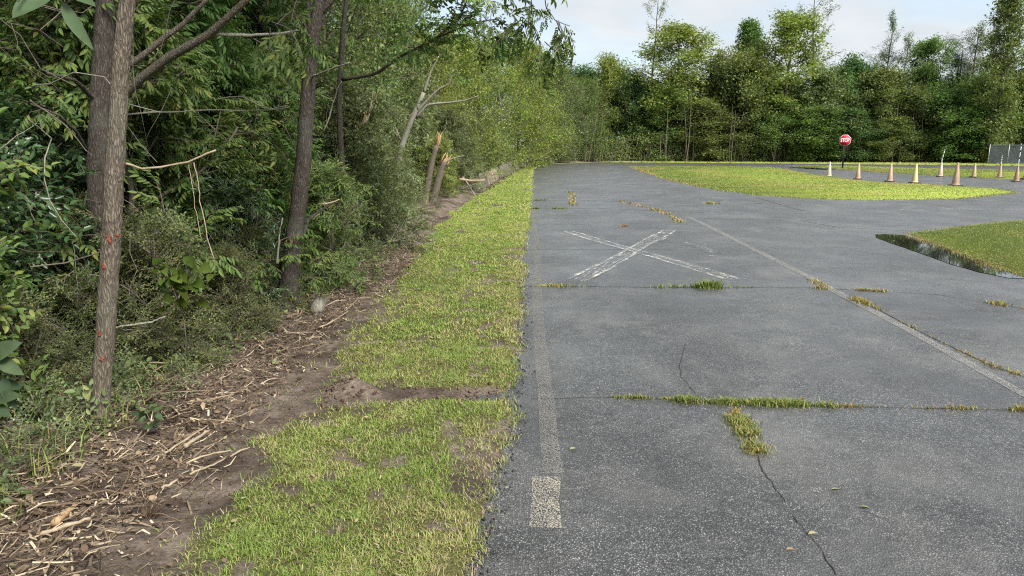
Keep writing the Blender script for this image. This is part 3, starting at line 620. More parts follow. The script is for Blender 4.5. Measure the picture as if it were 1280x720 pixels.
# far tree line kinds
kind('far_bushy', skeleton(1, 10, .16, .03, 'bush', 3.0, 46, 5), far_t, 'leaf_mid', 'bark', jit=.3)
kind('far_bushy2', skeleton(2, 9, .14, .02, 'column', 2.5, 44, 5, el=(.2, .9)), far_t, 'leaf_olive', 'bark', jit=.3)
kind('far_bushy3', skeleton(14, 10, .15, .04, 'oval', 3.1, 46, 5, el=(-.1, 1.0)), far_t, 'leaf_dark', 'bark', jit=.3)
kind('far_open', skeleton(3, 14, .2, .3, 'oval', 3.6, 30, 6, el=(.0, .9), up=.3), far_t, 'leaf_yellow', 'bark_dark', jit=.25, extra=1)
kind('far_clumpy', skeleton(4, 14, .2, .22, 'oval', 3.3, 26, 8, el=(.0, 1.0), per=4), far_t, 'leaf_yellow', 'bark_dark', jit=.22)
kind('far_cone', skeleton(5, 14, .18, .15, 'cone', 3.0, 46, 5, el=(.0, .6)), far_t, 'leaf_bright', 'bark', jit=.14)
kind('far_pine', skeleton(6, 14, .16, .62, 'umbrella', 2.6, 20, 5, el=(.0, .9), per=3), needle_t, 'leaf_pine', 'bark_dark', jit=.1)
kind('far_slim', skeleton(7, 17, .13, .45, 'oval', 2.7, 17, 3, el=(.1, .9), up=.5, per=2, keep=.85), far_t, 'leaf_olive', 'bark_dark', .45, .8)
kind('far_snag', skeleton(8, 13, .17, .35, 'column', 1.5, 26, 3, el=(.2, 1.2), up=.8, per=2, keep=.8), far_t, 'leaf_dark', 'bark_dark', .35, .75, jit=.12)
kind('far_vine', skeleton(9, 15, .2, .02, 'column', 1.6, 60, 4, el=(-.2, .9)), far_t, 'leaf_olive', 'bark_dark', jit=.15)
# trees beside the road, 12 to 60 m away
kind('mid_bushy', skeleton(10, 7.5, .09, .02, 'bush', 2.3, 52, 6, wob=.05), mid_t, 'leaf_olive', 'bark', jit=.14)
kind('mid_bushy2', skeleton(11, 8, .09, .03, 'oval', 2.4, 52, 6, wob=.05, el=(-.1, 1)), mid_t, 'leaf_mid', 'bark', jit=.14)
kind('mid_tall', skeleton(12, 11, .12, .18, 'oval', 2.8, 44, 7, wob=.05, el=(-.2, 1)), mid_t, 'leaf_mid', 'bark_dark', jit=.15)
fine_t = [spray_alt(60 + i, .55, 12, .075, .032, leaf_dia, True, 45, 4) for i in range(4)]
kind('thicket', skeleton(13, 3.4, .035, .0, 'bush', 1.25, 30, 7, wob=.08, el=(.2, 1.0), per=3), fine_t, 'leaf_grey', 'bark_pale', jit=.06, extra=1)
# near shrubs
broad_t = [spray_alt(70 + i, .3, 9, .075, .036, leaf_hex, True, 55, 2) for i in range(4)]
small_t = [spray_alt(80 + i, .3, 15, .03, .014, leaf_hex, True, 55, 4) for i in range(4)]
pin_t = [spray_pinnate(90 + i) for i in range(4)]
willow_t = [spray_alt(100 + i, .38, 13, .085, .02, leaf_hex, True, 40, 2) for i in range(3)]
kind('broad_shrub', skeleton(21, 2.3, .022, .0, 'bush', .85, 22, 5, wob=.1, el=(.3, 1.0), per=3), broad_t, 'leaf_gloss', 'twig', jit=.05)
kind('small_shrub', skeleton(22, 1.5, .015, .0, 'bush', .7, 22, 5, wob=.1, el=(.3, 1.1), per=3), small_t, 'leaf_mid', 'twig', jit=.05)
kind('pin_shrub', skeleton(23, 3.2, .03, .1, 'oval', 1.15, 20, 4, wob=.08, el=(.2, .8), per=3), pin_t, 'leaf_mid', 'twig', jit=.07, extra=2)
kind('willow_shrub', skeleton(24, 2.6, .022, .02, 'bush', .9, 24, 5, wob=.1, el=(.4, 1.1), per=2), willow_t, 'leaf_dark', 'twig', jit=.05)
kind('canopy', skeleton(25, 8.5, .08, .48, 'oval', 2.6, 26, 6, wob=.05, el=(-.1, .9), per=2), pin_t, 'leaf_mid', 'bark_dark', jit=.16, extra=2)

# ------------------------------------------------------------------ the three trunks at the verge
def trunk_tree(name, label, pts, Y, rpx, bark, crown_kind, crown_z, seed, k=14, leaf=None, extra_top=3.0, base_drop=.08):
    rng = np.random.default_rng(seed); P = [at(px, py, yy) for (px, py), yy in zip(pts, Y)]
    base = P[0].copy(); base[2] = 0; o = thing(name, label, 'tree', base)
    W = np.array([p - base for p in P]); d = W[-1] - W[-2]; d /= np.linalg.norm(d)
    W = np.vstack([[W[0] + np.array((0, 0, -base_drop))], W, [W[-1] + d * extra_top * .5], [W[-1] + d * extra_top]])
    r = np.array(rpx) / FPX * np.array(Y); r = np.r_[r[0] * 1.35, r, r[-1] * .85, r[-1] * .6]
    n = 90; t = np.linspace(0, 1, len(W)); tt = np.linspace(0, 1, n)
    for _ in range(1): Q = np.c_[[np.interp(tt, t, W[:, j]) for j in range(3)]].T
    for j in range(3): Q[:, j] = np.convolve(np.pad(Q[:, j], 3, 'edge'), np.ones(7) / 7, 'valid')
    Q[:, :2] += np.cumsum(rng.normal(0, .0012, (n, 2)), 0)
    rr0 = np.interp(tt, t, r) * (1 + .45 * np.exp(-np.maximum(Q[:, 2], 0) / .07)); G = Geo(); G.tube(Q, rr0, k, 0, .5, .12, rng=rng); G.obj('trunk', M[bark], o, True)
    tm, cm, h0, w0 = KINDS[crown_kind]; c = mkobj('crown', cm, o); c.location = Vector(Q[-1]) - Vector((0, 0, crown_z)); c.rotation_euler = (0, 0, seed * 1.3)
    if leaf: recolour(c, 0, M[leaf])
    return o, base, Q, np.interp(tt, t, r)
def limb(parent, base, pts, Ys, r0, r1, bark, name='branch', seed=0, n=24):
    rng = np.random.default_rng(seed); P = np.array([at(px, py, y) for (px, py), y in zip(pts, Ys)]) - base; t = np.linspace(0, 1, len(P)); tt = np.linspace(0, 1, n)
    Q = np.c_[[np.interp(tt, t, P[:, j]) for j in range(3)]].T; Q += np.cumsum(rng.normal(0, .002, Q.shape), 0)
    G = Geo(); G.tube(Q, np.linspace(r0, r1, n), 6, 0, .5, .2, rng=rng); o = G.obj(name, M[bark], parent, True); return o, Q + base
def bough(parent, base, Q, temps, leaf, n, seed, u0=.35, droop=-.35, sc=(.8, 1.2), spread=.12):
    rng = np.random.default_rng(seed); u = u0 + (1 - u0) * rng.random(n); i = (u * (len(Q) - 1)).astype(int); i = np.minimum(i, len(Q) - 2); d = Q[i + 1] - Q[i]; d /= np.linalg.norm(d, axis=1)[:, None]
    d = d + rng.normal(0, .6, d.shape); d[:, 2] += droop; G = Geo(); scatter(G, temps, Q[i] - base + rng.normal(0, spread, d.shape), d, rng, *sc); return G.obj('foliage', [M[leaf], M['twig']], parent)

tA, bA, QA, rA = trunk_tree('slim_tree', 'slim grey-brown trunk with orange-red bark scars standing in the wood litter', [(122, 562), (124, 520), (129, 440), (134, 360), (139, 280), (143, 200), (148, 100), (157, 0)], [3.56] * 8, [11.5, 11.5, 11.5, 11.5, 11.5, 11, 9.8, 8.8], 'bark', 'canopy', 3.6, 2, extra_top=1.6)
rng = np.random.default_rng(9)
for px, py, s_ in ((138, 299, 1.5), (131, 332, 1.1), (126, 417, .7), (128, 449, .9), (149, 295, .6)):
    c = at(px, py, 3.52) - bA; i = np.argmin(np.abs(QA[:, 2] - c[2])); ax = QA[i]; rr = rA[i] * 1.04; dx = np.clip((c[0] - ax[0]) / rr, -.9, .9)
    a0 = math.asin(dx); G = Geo()
    for k in range(9):
        a_ = a0 + rng.normal(0, .09); z0 = c[2] + rng.normal(0, .008 * s_); L = (.006 + .011 * rng.random()) * s_; w = .002 + .0025 * rng.random(); rr_ = rr * (1.0 + .07 * rng.random())
        V = [(ax[0] + math.sin(a_ + q * w / rr) * (rr_ + e), ax[1] - math.cos(a_ + q * w / rr) * (rr_ + e), z) for z, e in ((z0 - L / 2, 0), (z0, .004), (z0 + L / 2, .001)) for q in (-1, 1)]
        G.add(V, [[0, 1, 3, 2], [2, 3, 5, 4]])
    G.obj('bark_scar', M['scar'], tA)
tB, bB, QB, rB = trunk_tree('forked_tree', 'stout ridged trunk with a leaning limb directly behind the slim scarred trunk', [(124, 470), (124, 400), (125, 300), (126, 200), (128, 120), (131, 40), (132, 0)], [5.0] * 7, [16, 15.5, 14.5, 14, 13, 11, 10], 'bark_dark', 'canopy', 3.6, 3, extra_top=2.2, base_drop=.6)
limb(tB, bB, [(140, 140), (165, 108), (215, 68), (262, 42), (300, 5), (322, -20)], [5.0, 4.95, 4.9, 4.85, 4.8, 4.8], .034, .018, 'bark', seed=4)
limb(tB, bB, [(142, 98), (163, 80), (195, 55), (235, 25), (262, -5)], [5, 5, 5.05, 5.1, 5.1], .025, .014, 'bark', seed=5)
_, q_ = limb(tB, bB, [(258, 41), (275, 42), (310, 44), (345, 44), (372, 40)], [4.85, 4.85, 4.9, 5, 5.1], .016, .007, 'bark_pale', seed=6)
bough(tB, bB, q_, pin_t, 'leaf_mid', 11, 7, .6, -.3, (.7, 1.0), .06)
_, q_ = limb(tB, bB, [(130, 128), (112, 118), (95, 100), (60, 92)], [5, 4.9, 4.7, 4.5], .022, .008, 'bark_dark', seed=8)
limb(tB, bB, [(110, 190), (95, 165), (75, 145), (40, 130)], [5, 4.8, 4.6, 4.5], .014, .005, 'bark_dark', seed=9)
tC, bC, QC, rC = trunk_tree('dark_tree', 'dark leaning trunk with a torn orange wound near its base, ringed by shrubs', [(357, 400), (360, 370), (366, 320), (373, 260), (381, 200), (386, 130), (391, 60), (402, -5)], [6.4] * 8, [15, 12.5, 11, 9.8, 9.3, 8.5, 7.2, 6.3], 'bark_dark', 'canopy', 3.3, 5, extra_top=1.8, base_drop=.2)
limb(tC, bC, [(384, 100), (392, 95), (404, 90), (438, 78)], [6.4, 6.3, 6.2, 6.0], .014, .007, 'bark_pale', seed=11)
limb(tC, bC, [(367, 330), (385, 275), (400, 262), (412, 255)], [6.4, 6.45, 6.5, 6.5], .02, .008, 'bark_dark', seed=12)
_, q_ = limb(tC, bC, [(388, 70), (384, 30), (380, -10)], [6.4, 6.35, 6.3], .022, .018, 'bark_dark', seed=13)
_, q_ = limb(tC, bC, [(398, 20), (440, -30), (540, -50), (640, -46), (700, -40)], [6.4, 6.4, 6.5, 6.5, 6.4], .03, .008, 'bark_dark', seed=14)
bough(tC, bC, q_, pin_t, 'leaf_mid', 16, 15, .25, .3, (.8, 1.2), .05)
for pts, Y_, n_, sd in (([(664, -42), (664, 0), (666, 28), (674, 45)], 6.5, 3, 20), ([(676, -42), (682, 8), (694, 26), (712, 33)], 6.4, 4, 21), ([(668, 34), (676, 55), (672, 72), (680, 88)], 6.5, 6, 22), ([(655, 40), (645, 38), (628, 36)], 6.6, 3, 23), ([(695, 25), (702, 45), (698, 55)], 6.4, 4, 24)):
    _, q2 = limb(tC, bC, pts, [Y_] * len(pts), .006, .003, 'bark_dark', 'twig', sd, 10)
    bough(tC, bC, q2, [willow_t[0], pin_t[1], pin_t[2]], 'leaf_mid', n_, sd, .3, -.9, (.6, .95), .02)
G = Geo(); rng = np.random.default_rng(31)
for k in range(16):
    c = at(366 + rng.normal(0, 4), 304 + rng.normal(0, 7), 6.26) - bC; d = np.array((rng.normal(.3, .25), -.35, 1)) * (.04 + .07 * rng.random()); d = d * .7; w = np.array((.005, 0, 0)); G.add([c - w, c + w, c + d * .6 + w * .7, c + d], [[0, 1, 2, 3]])
G.obj('bark_scar', M['wood_raw'], tC)
# arching bough over the verge, grown from a leaning tree deeper in
tD, bD, QD, rD = trunk_tree('leaning_tree', 'slender tree whose leafy limb arches out over the verge above the broken stump', [(432, 250), (425, 180), (424, 120), (428, 60), (434, 0)], [9.5] * 5, [3.6, 3.5, 3.2, 3, 2.7], 'bark_dark', 'canopy', 3.2, 6, k=8, extra_top=2.2, base_drop=1.2)
_, q_ = limb(tD, bD, [(428, 100), (470, 92), (500, 70), (545, 48), (575, 20), (588, -20)], [9.5, 9.2, 8.9, 8.6, 8.4, 8.2], .024, .01, 'bark', seed=16)
bough(tD, bD, q_, broad_t + pin_t, 'leaf_mid', 55, 17, .35, .1, (.7, 1.1), .2)
_, q_ = limb(tD, bD, [(545, 48), (590, 30), (620, 25), (645, 40)], [8.6, 8.4, 8.3, 8.2], .012, .004, 'bark_dark', seed=18)
bough(tD, bD, q_, broad_t + pin_t, 'leaf_lime', 26, 19, .2, -.3, (.7, 1.1), .14)

# ------------------------------------------------------------------ woods on the left: shrubs and saplings one by one
rng = np.random.default_rng(77)
nth = ['first', 'second', 'third', 'fourth', 'fifth', 'sixth', 'seventh', 'eighth', 'ninth', 'tenth', 'eleventh', 'twelfth', 'thirteenth', 'fourteenth', 'fifteenth', 'sixteenth']
def row(name, kd, spots, label, cat, group, Hr, leafs, wr=None):
    for i, (x, y) in enumerate(sorted(spots, key=lambda p: p[1])):
        H = Hr[0] + (Hr[1] - Hr[0]) * rng.random()
        plant(name, kd, f'{nth[i]} ' + label, cat, (x, y, -.04), rng.random() * 6.28, H, (H * wr) if wr else None, leafs[rng.integers(len(leafs))], group=group)
def jit(lst, a): return [(x + rng.normal(0, a), y + rng.normal(0, a)) for x, y in lst]
row('glossy_shrub', 'broad_shrub', jit([(-3.05, 3.55), (-3.5, 4.1), (-3.9, 4.7), (-3.3, 4.75), (-4.4, 5.1)], .1), 'glossy dark-leaved shrub crowding the slim scarred trunk on its shaded flank', 'shrub', 'glossy shrubs behind the scarred trunk', (1.5, 2.0), ['leaf_gloss', 'leaf_gloss', 'leaf_mid'])
row('small_leaved_shrub', 'small_shrub', jit([(-2.75, 3.95), (-3.1, 3.15), (-2.45, 4.75), (-2.75, 5.3), (-2.2, 5.55), (-2.5, 6.2), (-3.2, 5.2), (-2.95, 4.5), (-3.5, 3.6)], .08), 'low small-leaved shrub at the front of the thicket between the two nearest trunks', 'shrub', 'low shrubs at the front of the thicket', (.75, 1.25), ['leaf_mid', 'leaf_grey', 'leaf_olive'])
row('feathery_shrub', 'pin_shrub', jit([(-3.6, 5.8), (-4.4, 6.4), (-3.4, 7.0), (-4.8, 7.6), (-3.8, 8.2), (-5.6, 7.0), (-2.9, 7.6), (-5.2, 8.8)], .12), 'feathery compound-leaved sapling in the shade between the scarred and the dark trunk', 'shrub', 'feathery saplings in the near shade', (2.4, 3.6), ['leaf_mid', 'leaf_mid', 'leaf_bright'])
row('narrow_leaved_shrub', 'willow_shrub', jit([(-2.35, 7.0), (-2.6, 6.6), (-2.15, 7.7), (-2.7, 8.4), (-2.1, 8.8), (-2.6, 9.6), (-3.3, 9.2), (-1.8, 7.3), (-2.45, 6.3)], .08), 'narrow-leaved grey-green shrub around the foot of the dark leaning trunk', 'shrub', 'shrubs round the dark trunk', (.8, 1.6), ['leaf_grey', 'leaf_mid', 'leaf_gloss'])
row('twiggy_shrub', 'thicket', jit([(-2.35, 10.4), (-3.2, 10.8), (-2.4, 11.6), (-3.4, 12.2), (-2.5, 13.0), (-3.2, 13.8), (-2.85, 14.6), (-3.5, 15.4), (-3.1, 16.2), (-3.6, 17.4), (-3.3, 18.4)], .12), 'twiggy grey-green shrub in the thicket between dark trunk and broken stump', 'shrub', 'twiggy thicket before the broken stump', (1.7, 3.0), ['leaf_grey', 'leaf_olive', 'leaf_grey'])
row('twiggy_shrub', 'thicket', jit([(-2.3, 21.2), (-2.9, 22.6), (-2.2, 24.0), (-2.6, 26), (-2.0, 28), (-2.4, 30.5), (-1.8, 33), (-2.0, 36), (-1.4, 40)], .12), 'twiggy shrub beyond the broken stump, leaning over the low wall', 'shrub', 'twiggy shrubs behind the low wall', (1.8, 3.0), ['leaf_olive', 'leaf_yellow', 'leaf_grey'])
row('understory_sapling', 'pin_shrub', jit([(-6.5, 8.5), (-7.4, 9.8), (-6.2, 10.4), (-8.2, 11.2), (-5.2, 10.6), (-7, 12.4), (-4.6, 12.2), (-9, 12.6), (-6, 14)], .2), 'dim leafy sapling deep in the shade behind the leaning limb', 'shrub', 'saplings deep in the shade', (3.2, 4.6), ['leaf_dark', 'leaf_mid'])
nth = ['first', 'second', 'third', 'fourth', 'fifth', 'sixth', 'seventh', 'eighth', 'ninth', 'tenth', 'eleventh', 'twelfth', 'thirteenth', 'fourteenth', 'fifteenth', 'sixteenth']
LR = [(-4.2, 12.0, 'mid_tall', 8.0, 'leaf_mid'), (-3.9, 15.5, 'mid_bushy2', 7.5, 'leaf_grey'), (-4.3, 19.0, 'mid_tall', 9.0, 'leaf_mid'), (-3.7, 22.0, 'mid_bushy', 6.6, 'leaf_grey'), (-4.2, 25.5, 'mid_tall', 9.5, 'leaf_olive'), (-3.3, 28.5, 'mid_bushy2', 6.0, 'leaf_yellow'), (-3.5, 32.5, 'mid_bushy', 6.6, 'leaf_yellow'), (-2.6, 36.5, 'mid_bushy2', 7.2, 'leaf_yellow'), (-2.2, 41, 'mid_bushy', 7.5, 'leaf_olive'), (-.9, 45.5, 'mid_bushy2', 8.2, 'leaf_yellow'), (.5, 50.5, 'mid_bushy', 8.9, 'leaf_yellow'), (1.7, 56, 'mid_bushy2', 9.4, 'leaf_yellow'), (3.1, 62, 'mid_bushy', 9.4, 'leaf_olive'), (4.6, 68, 'mid_bushy2', 9.2, 'leaf_grey'), (7.2, 73, 'mid_bushy', 8.6, 'leaf_mid')]
for i, (x, y, kd, H, lf) in enumerate(LR):
    plant('verge_tree', kd, f'{nth[i]} bushy tree along the verge, counted from the dark leaning trunk towards the bend', 'tree', (x, y, -.05), i * 1.9, H, H * (.72 if y > 27 else .62), lf, group='bushy trees lining the verge')
for i, (x, y) in enumerate([(-6.5, 16), (-7.5, 21), (-7, 27), (-6.5, 33), (-5.6, 40), (-4.5, 48), (-2.5, 58), (1.5, 70)]):
    plant('wood_tree', 'mid_tall', f'{nth[i]} tall tree rising behind the bushy verge trees, counted towards the bend', 'tree', (x, y, -.05), i * 2.3, [9, 10, 10.5, 10, 9.5, 9.5, 10, 10][i], None, ['leaf_mid', 'leaf_dark', 'leaf_olive'][i % 3], group='tall trees behind the verge trees')
for i, (x, y) in enumerate([(-5.8, 5.4), (-5.4, 8.6), (-4.4, 10.4), (-7.8, 8.0), (-7.4, 11.6)]):  # last two are added so their crowns darken the interior of the woods
    plant('shade_tree', 'canopy', ['slender shade tree deep behind the scarred trunk', 'slender shade tree deep between scarred and dark trunks', 'slender shade tree behind the dark leaning trunk', 'added slender tree farthest back behind the leaning limb, its canopy darkening the woods', 'added slender tree farthest back beside the dark leaning trunk, its canopy darkening the woods'][i], 'tree', (x, y, -.05), i * 1.7, 8.5, None, ['leaf_mid', 'leaf_dark'][i % 2], group='slender trees in the deep shade')
# a mass of leaves that closes the woods at the back
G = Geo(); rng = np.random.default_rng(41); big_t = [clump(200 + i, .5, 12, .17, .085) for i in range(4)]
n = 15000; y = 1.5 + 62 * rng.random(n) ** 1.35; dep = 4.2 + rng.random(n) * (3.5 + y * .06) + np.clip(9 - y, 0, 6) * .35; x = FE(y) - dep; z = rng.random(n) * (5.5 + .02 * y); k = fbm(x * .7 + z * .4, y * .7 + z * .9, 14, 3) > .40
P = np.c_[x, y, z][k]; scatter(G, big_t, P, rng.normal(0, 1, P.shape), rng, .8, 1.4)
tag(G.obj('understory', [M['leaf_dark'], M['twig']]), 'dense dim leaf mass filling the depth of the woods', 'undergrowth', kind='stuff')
G = Geo(); n = 2600; u = rng.random(n); x = np.interp(u, [0, .22, .45, 1], [3.5, 12, 24, 60]); yb = np.interp(u, [0, .22, .45, 1], [70, 74.5, 72.3, 66.2]); y = yb + np.abs(rng.normal(0, 1.1, n)); z = rng.random(n) ** 1.3 * 2.6 * (.5 + fbm(x * .6, y * .6, 3)); P = np.c_[x, y, z]
scatter(G, far_t, P, rng.normal(0, 1, P.shape) + np.array((0, 0, .4)), rng, .7, 1.2)
n = 260; u = rng.random(n); x = np.interp(u, [0, .22, .45, 1], [3.5, 12, 24, 60]); y = np.interp(u, [0, .22, .45, 1], [69.6, 74.0, 71.8, 65.6]) + rng.random(n)
for a_, b_ in zip(x, y):
    h = .8 + 2.4 * rng.random(); G.tube([(a_, b_, 0), (a_ + rng.normal(0, .2), b_, h * .5), (a_ + rng.normal(0, .5), b_ + rng.normal(0, .2), h)], [.03, .022, .01], 3, 1, .5, cap=False)
for k in range(42):
    u = rng.random(); a_ = np.interp(u, [0, .22, .45, 1], [3.5, 12, 24, 60]); b_ = np.interp(u, [0, .22, .45, 1], [69.4, 73.6, 71.4, 65.2]) + .6 * rng.random(); h = 2.5 + 3.5 * rng.random(); dx = rng.normal(0, .35)
    G.tube([(a_, b_, 0), (a_ + dx * .3 + rng.normal(0, .08), b_, h * .35), (a_ + dx * .7, b_ + .1, h * .7), (a_ + dx, b_ + .4, h)], np.array((1, .85, .6, .3)) * (.03 + .035 * rng.random()), 5, 1, .5, cap=False)
tag(G.obj('undergrowth', [M['leaf_olive'], M['twig']]), 'tangled twiggy undergrowth along the foot of the far woods', 'undergrowth', kind='stuff')

# bare vines and dead twigs tangled through the front of the thicket
G = Geo(); rng = np.random.default_rng(55)
for k in range(210):
    y = 3.2 + 15 * rng.random() ** 1.4; x = float(FE(y)) - .35 - 1.5 * rng.random(); z = .1 + 2.6 * rng.random(); L = .4 + 1.2 * rng.random(); Q = poly((x, y, z), rng.normal(0, 1, 3) * np.array((1, 1, .8)), L, 7, rng, -.5 if k % 3 else .5, .36); r = .0018 + .004 * rng.random() ** 2; G.tube(Q, np.linspace(r, r * .4, 8), 4, k % 2, .5, cap=False)
tag(G.obj('vine_tangle', [M['twig'], M['bark_pale']]), 'bare vines and dead twigs tangled through the front of the thicket', 'vines', kind='stuff')

# ------------------------------------------------------------------ far tree line, tree by tree
def ftree(px, top, wpx, Y, kd, leaf, label, name='woodland_tree', base=-.05):
    if kd.startswith('far_b'): top -= 12
    p = at(px, top, Y); plant(name, kd, label, 'tree', (p[0], Y, base), px * .37, p[2] - .3, wpx * (1.35 if kd.startswith('far_b') else 1.75 if kd in ('far_open', 'far_clumpy', 'far_cone') else 1.3) / FPX * Y, leaf, group='trees of the far woods')
def XL(px): return np.interp(px, [700, 760, 900, 1200, 1400], [76, 77, 74, 70, 67])
for px, top, w, dy, kd, lf, lb in [
    (742, 118, 50, 2, 'far_bushy2', 'leaf_olive', 'low olive tree where the verge trees end at the bend'),
    (763, 76, 46, 3, 'far_bushy2', 'leaf_yellow', 'narrow yellowish tree with thin bare tips in the dip of the skyline'),
    (792, 98, 62, 2, 'far_bushy3', 'leaf_dark', 'rounded dark green tree under the leaning slender pine'),
    (716, 96, 60, 5, 'far_bushy', 'leaf_olive', 'olive tree just beyond the end of the low wall'),
    (852, 20, 92, 4, 'far_open', 'leaf_yellow', 'broad open yellow-green tree with sky showing through its crown'),
    (838, 112, 72, 1, 'far_bushy', 'leaf_mid', 'bushy green tree below the broad open yellow-green tree'),
    (884, 132, 70, 0, 'far_bushy2', 'leaf_olive', 'lower olive tree in front, between open tree and conical tree'),
    (902, 74, 66, 5, 'far_bushy3', 'leaf_grey', 'grey-green tree between the open tree and the conical tree'),
    (936, 22, 62, 6, 'far_cone', 'leaf_bright', 'fresh green conical tree standing above the woods'),
    (936, 60, 84, 2, 'far_bushy', 'leaf_olive', 'dense dull green tree in front of the conical tree'),
    (990, 12, 82, 3, 'far_clumpy', 'leaf_yellow', 'tall clumpy yellow-green tree beside the conical tree'),
    (975, 128, 70, 0, 'far_bushy3', 'leaf_mid', 'lower green tree at the foot of the clumpy yellow-green tree'),
    (1030, 84, 84, 1, 'far_bushy', 'leaf_grey', 'grey-green tree straight behind the stop sign'),
    (1022, 140, 76, -1, 'far_bushy2', 'leaf_mid', 'low leafy tree at the stop sign, dark at its foot'),
    (1070, 78, 80, 3, 'far_bushy3', 'leaf_dark', 'dark rounded tree behind the second and third cones'),
    (1066, 138, 66, -1, 'far_bushy', 'leaf_dark', 'low dark tree above the second cone'),
    (1108, 92, 74, 1, 'far_bushy2', 'leaf_olive', 'olive tree in front of the round-topped pine'),
    (1118, 150, 60, -1, 'far_bushy', 'leaf_olive', 'low olive tree above the third and fourth cones'),
    (1163, 44, 56, 4, 'far_clumpy', 'leaf_mid', 'uneven vine-hung tree between the snags and the dark pine'),
    (1150, 112, 74, 0, 'far_bushy3', 'leaf_olive', 'lower tree with pale bare twigs below the vine-hung tree'),
    (1190, 112, 78, -1, 'far_bushy', 'leaf_bright', 'bright green bushy tree above the biggest cone'),
    (1232, 98, 84, 1, 'far_bushy3', 'leaf_mid', 'broad green tree behind the fence corner'),
    (1215, 140, 66, -1.5, 'far_bushy2', 'leaf_bright', 'low light green tree next to the chain-link fence'),
    (1262, 130, 70, 2, 'far_bushy2', 'leaf_dark', 'dark low tree rising right behind the fence'),
    (1310, 60, 100, 1, 'far_bushy', 'leaf_mid', 'tree cut off by the frame behind the fence')]:
    ftree(px, top, w, XL(px) + dy, kd, lf, lb)
ftree(818, -26, 46, 80, 'far_slim', 'leaf_rust', 'slender sparse pine leaning over the open yellow-green tree', 'slender_tree')
ftree(1031, -22, 74, 77, 'far_slim', 'leaf_olive', 'tall slender tree with bare spreading limbs beside the clumpy tree', 'slender_tree')
ftree(1101, 54, 40, 77, 'far_pine', 'leaf_pine', 'round-topped dark pine standing left of the bare snags', 'pine_tree')
ftree(1120, 8, 22, 75, 'far_snag', 'leaf_dark', 'taller straight snag wrapped in sparse vines', 'vine_covered_snag')
ftree(1139, 36, 26, 74, 'far_snag', 'leaf_mid', 'shorter crooked snag wrapped in sparse vines', 'vine_covered_snag')
ftree(1205, 34, 40, 74, 'far_pine', 'leaf_pine', 'ragged dark pine between the vine-hung tree and the bare-limbed snags', 'pine_tree')
ftree(1203, 62, 46, 74, 'far_snag', 'leaf_dark', 'leafy snag under the ragged dark pine', 'vine_covered_snag')
ftree(1226, 22, 30, 73, 'far_snag', 'leaf_grey', 'pale sparse snag next to the ragged dark pine', 'vine_covered_snag')
ftree(1246, 16, 26, 73, 'far_snag', 'leaf_grey', 'pale sparse snag nearest the tall vine-clad trunk', 'vine_covered_snag')
ftree(1272, -46, 44, 66, 'far_vine', 'leaf_olive', 'tall trunk thickly clad in vines at the frame edge above the fence', 'vine_clad_tree')
for i, px in enumerate(range(728, 1330, 43)):
    ftree(px, 84 + (i * 37 % 26), 84, XL(px) + 6 + i % 3, ['far_bushy', 'far_bushy3', 'far_bushy2'][i % 3], ['leaf_dark', 'leaf_mid'][i % 2], f'{nth[i]} backing tree in the second rank of the far woods, counted from the bend')
# ------------------------------------------------------------------ cones
def conemat(name, c, dirt):
    q = NT(name); co = q.coord(); n = q.noise(q.coord((1, 1, .35)), 9, 5, .65); z = q.node('ShaderNodeSeparateXYZ', Vector=co).outputs[2]
    k = q.math('ADD', n, q.math('MULTIPLY', q.math('SUBTRACT', .35, z), .5))
    return q.done(q.bsdf(q.mix(q.ramp(k, [(.42, 0.0), (.7, .9)]), c, dirt), .65, None, .3).outputs[0])
M['cone_cream'] = conemat('cone_cream', (.6, .52, .4), (.58, .34, .2)); M['cone_tan'] = conemat('cone_tan', (.5, .39, .28), (.36, .23, .15))
M['cone_gold'] = conemat('cone_gold', (.62, .5, .26), (.58, .42, .2)); M['cone_white'] = conemat('cone_white', (.6, .55, .46), (.42, .3, .2)); M['cone_orange'] = conemat('cone_orange', (.75, .17, .06), (.6, .13, .06))
M['cone_brown'] = conemat('cone_brown', (.4, .29, .2), (.28, .18, .12))
M['rubber'] = flat('rubber', (.03, .028, .026), .8, 20, .4)
M['white_plastic'] = flat('white_plastic', (.68, .66, .62), .5, 10, .1); M['black_plastic'] = flat('black_plastic', (.03, .03, .032), .5)
G = Geo(); k = 24; ang = np.arange(k) * 2 * math.pi / k
prof = [(.15, .034), (.146, .048), (.128, .06), (.122, .09), (.08, .41), (.04, .68), (.038, .70), (.033, .706), (.026, .70), (.026, .66)]
V = np.concatenate([np.c_[np.cos(ang) * r, np.sin(ang) * r, np.full(k, z)] for r, z in prof]); i0 = (np.arange(len(prof) - 1) * k)[:, None]; j = np.arange(k)[None]
G.add(V, np.stack([i0 + j, i0 + (j + 1) % k, i0 + k + (j + 1) % k, i0 + k + j], -1).reshape(-1, 4)); cone_body = G.mesh('cone_body', M['cone_cream'], True)
G = Geo(); c8 = [(sx * (.2 - (.05 if q else 0)), sy * (.2 - (0 if q else .05))) for sx, sy, o in ((1, 1, 0), (-1, 1, 1), (-1, -1, 0), (1, -1, 1)) for q in ((0, 1) if o == 0 else (1, 0))]
V = [(x, y, 0) for x, y in c8] + [(x * .97, y * .97, .036) for x, y in c8]; G.add(V, [[i, (i + 1) % 8, (i + 1) % 8 + 8, i + 8] for i in range(8)]); G.F.append((np.array([list(range(8, 16))]), 0, np.array([.5]))); cone_base = G.mesh('cone_base', M['rubber'])
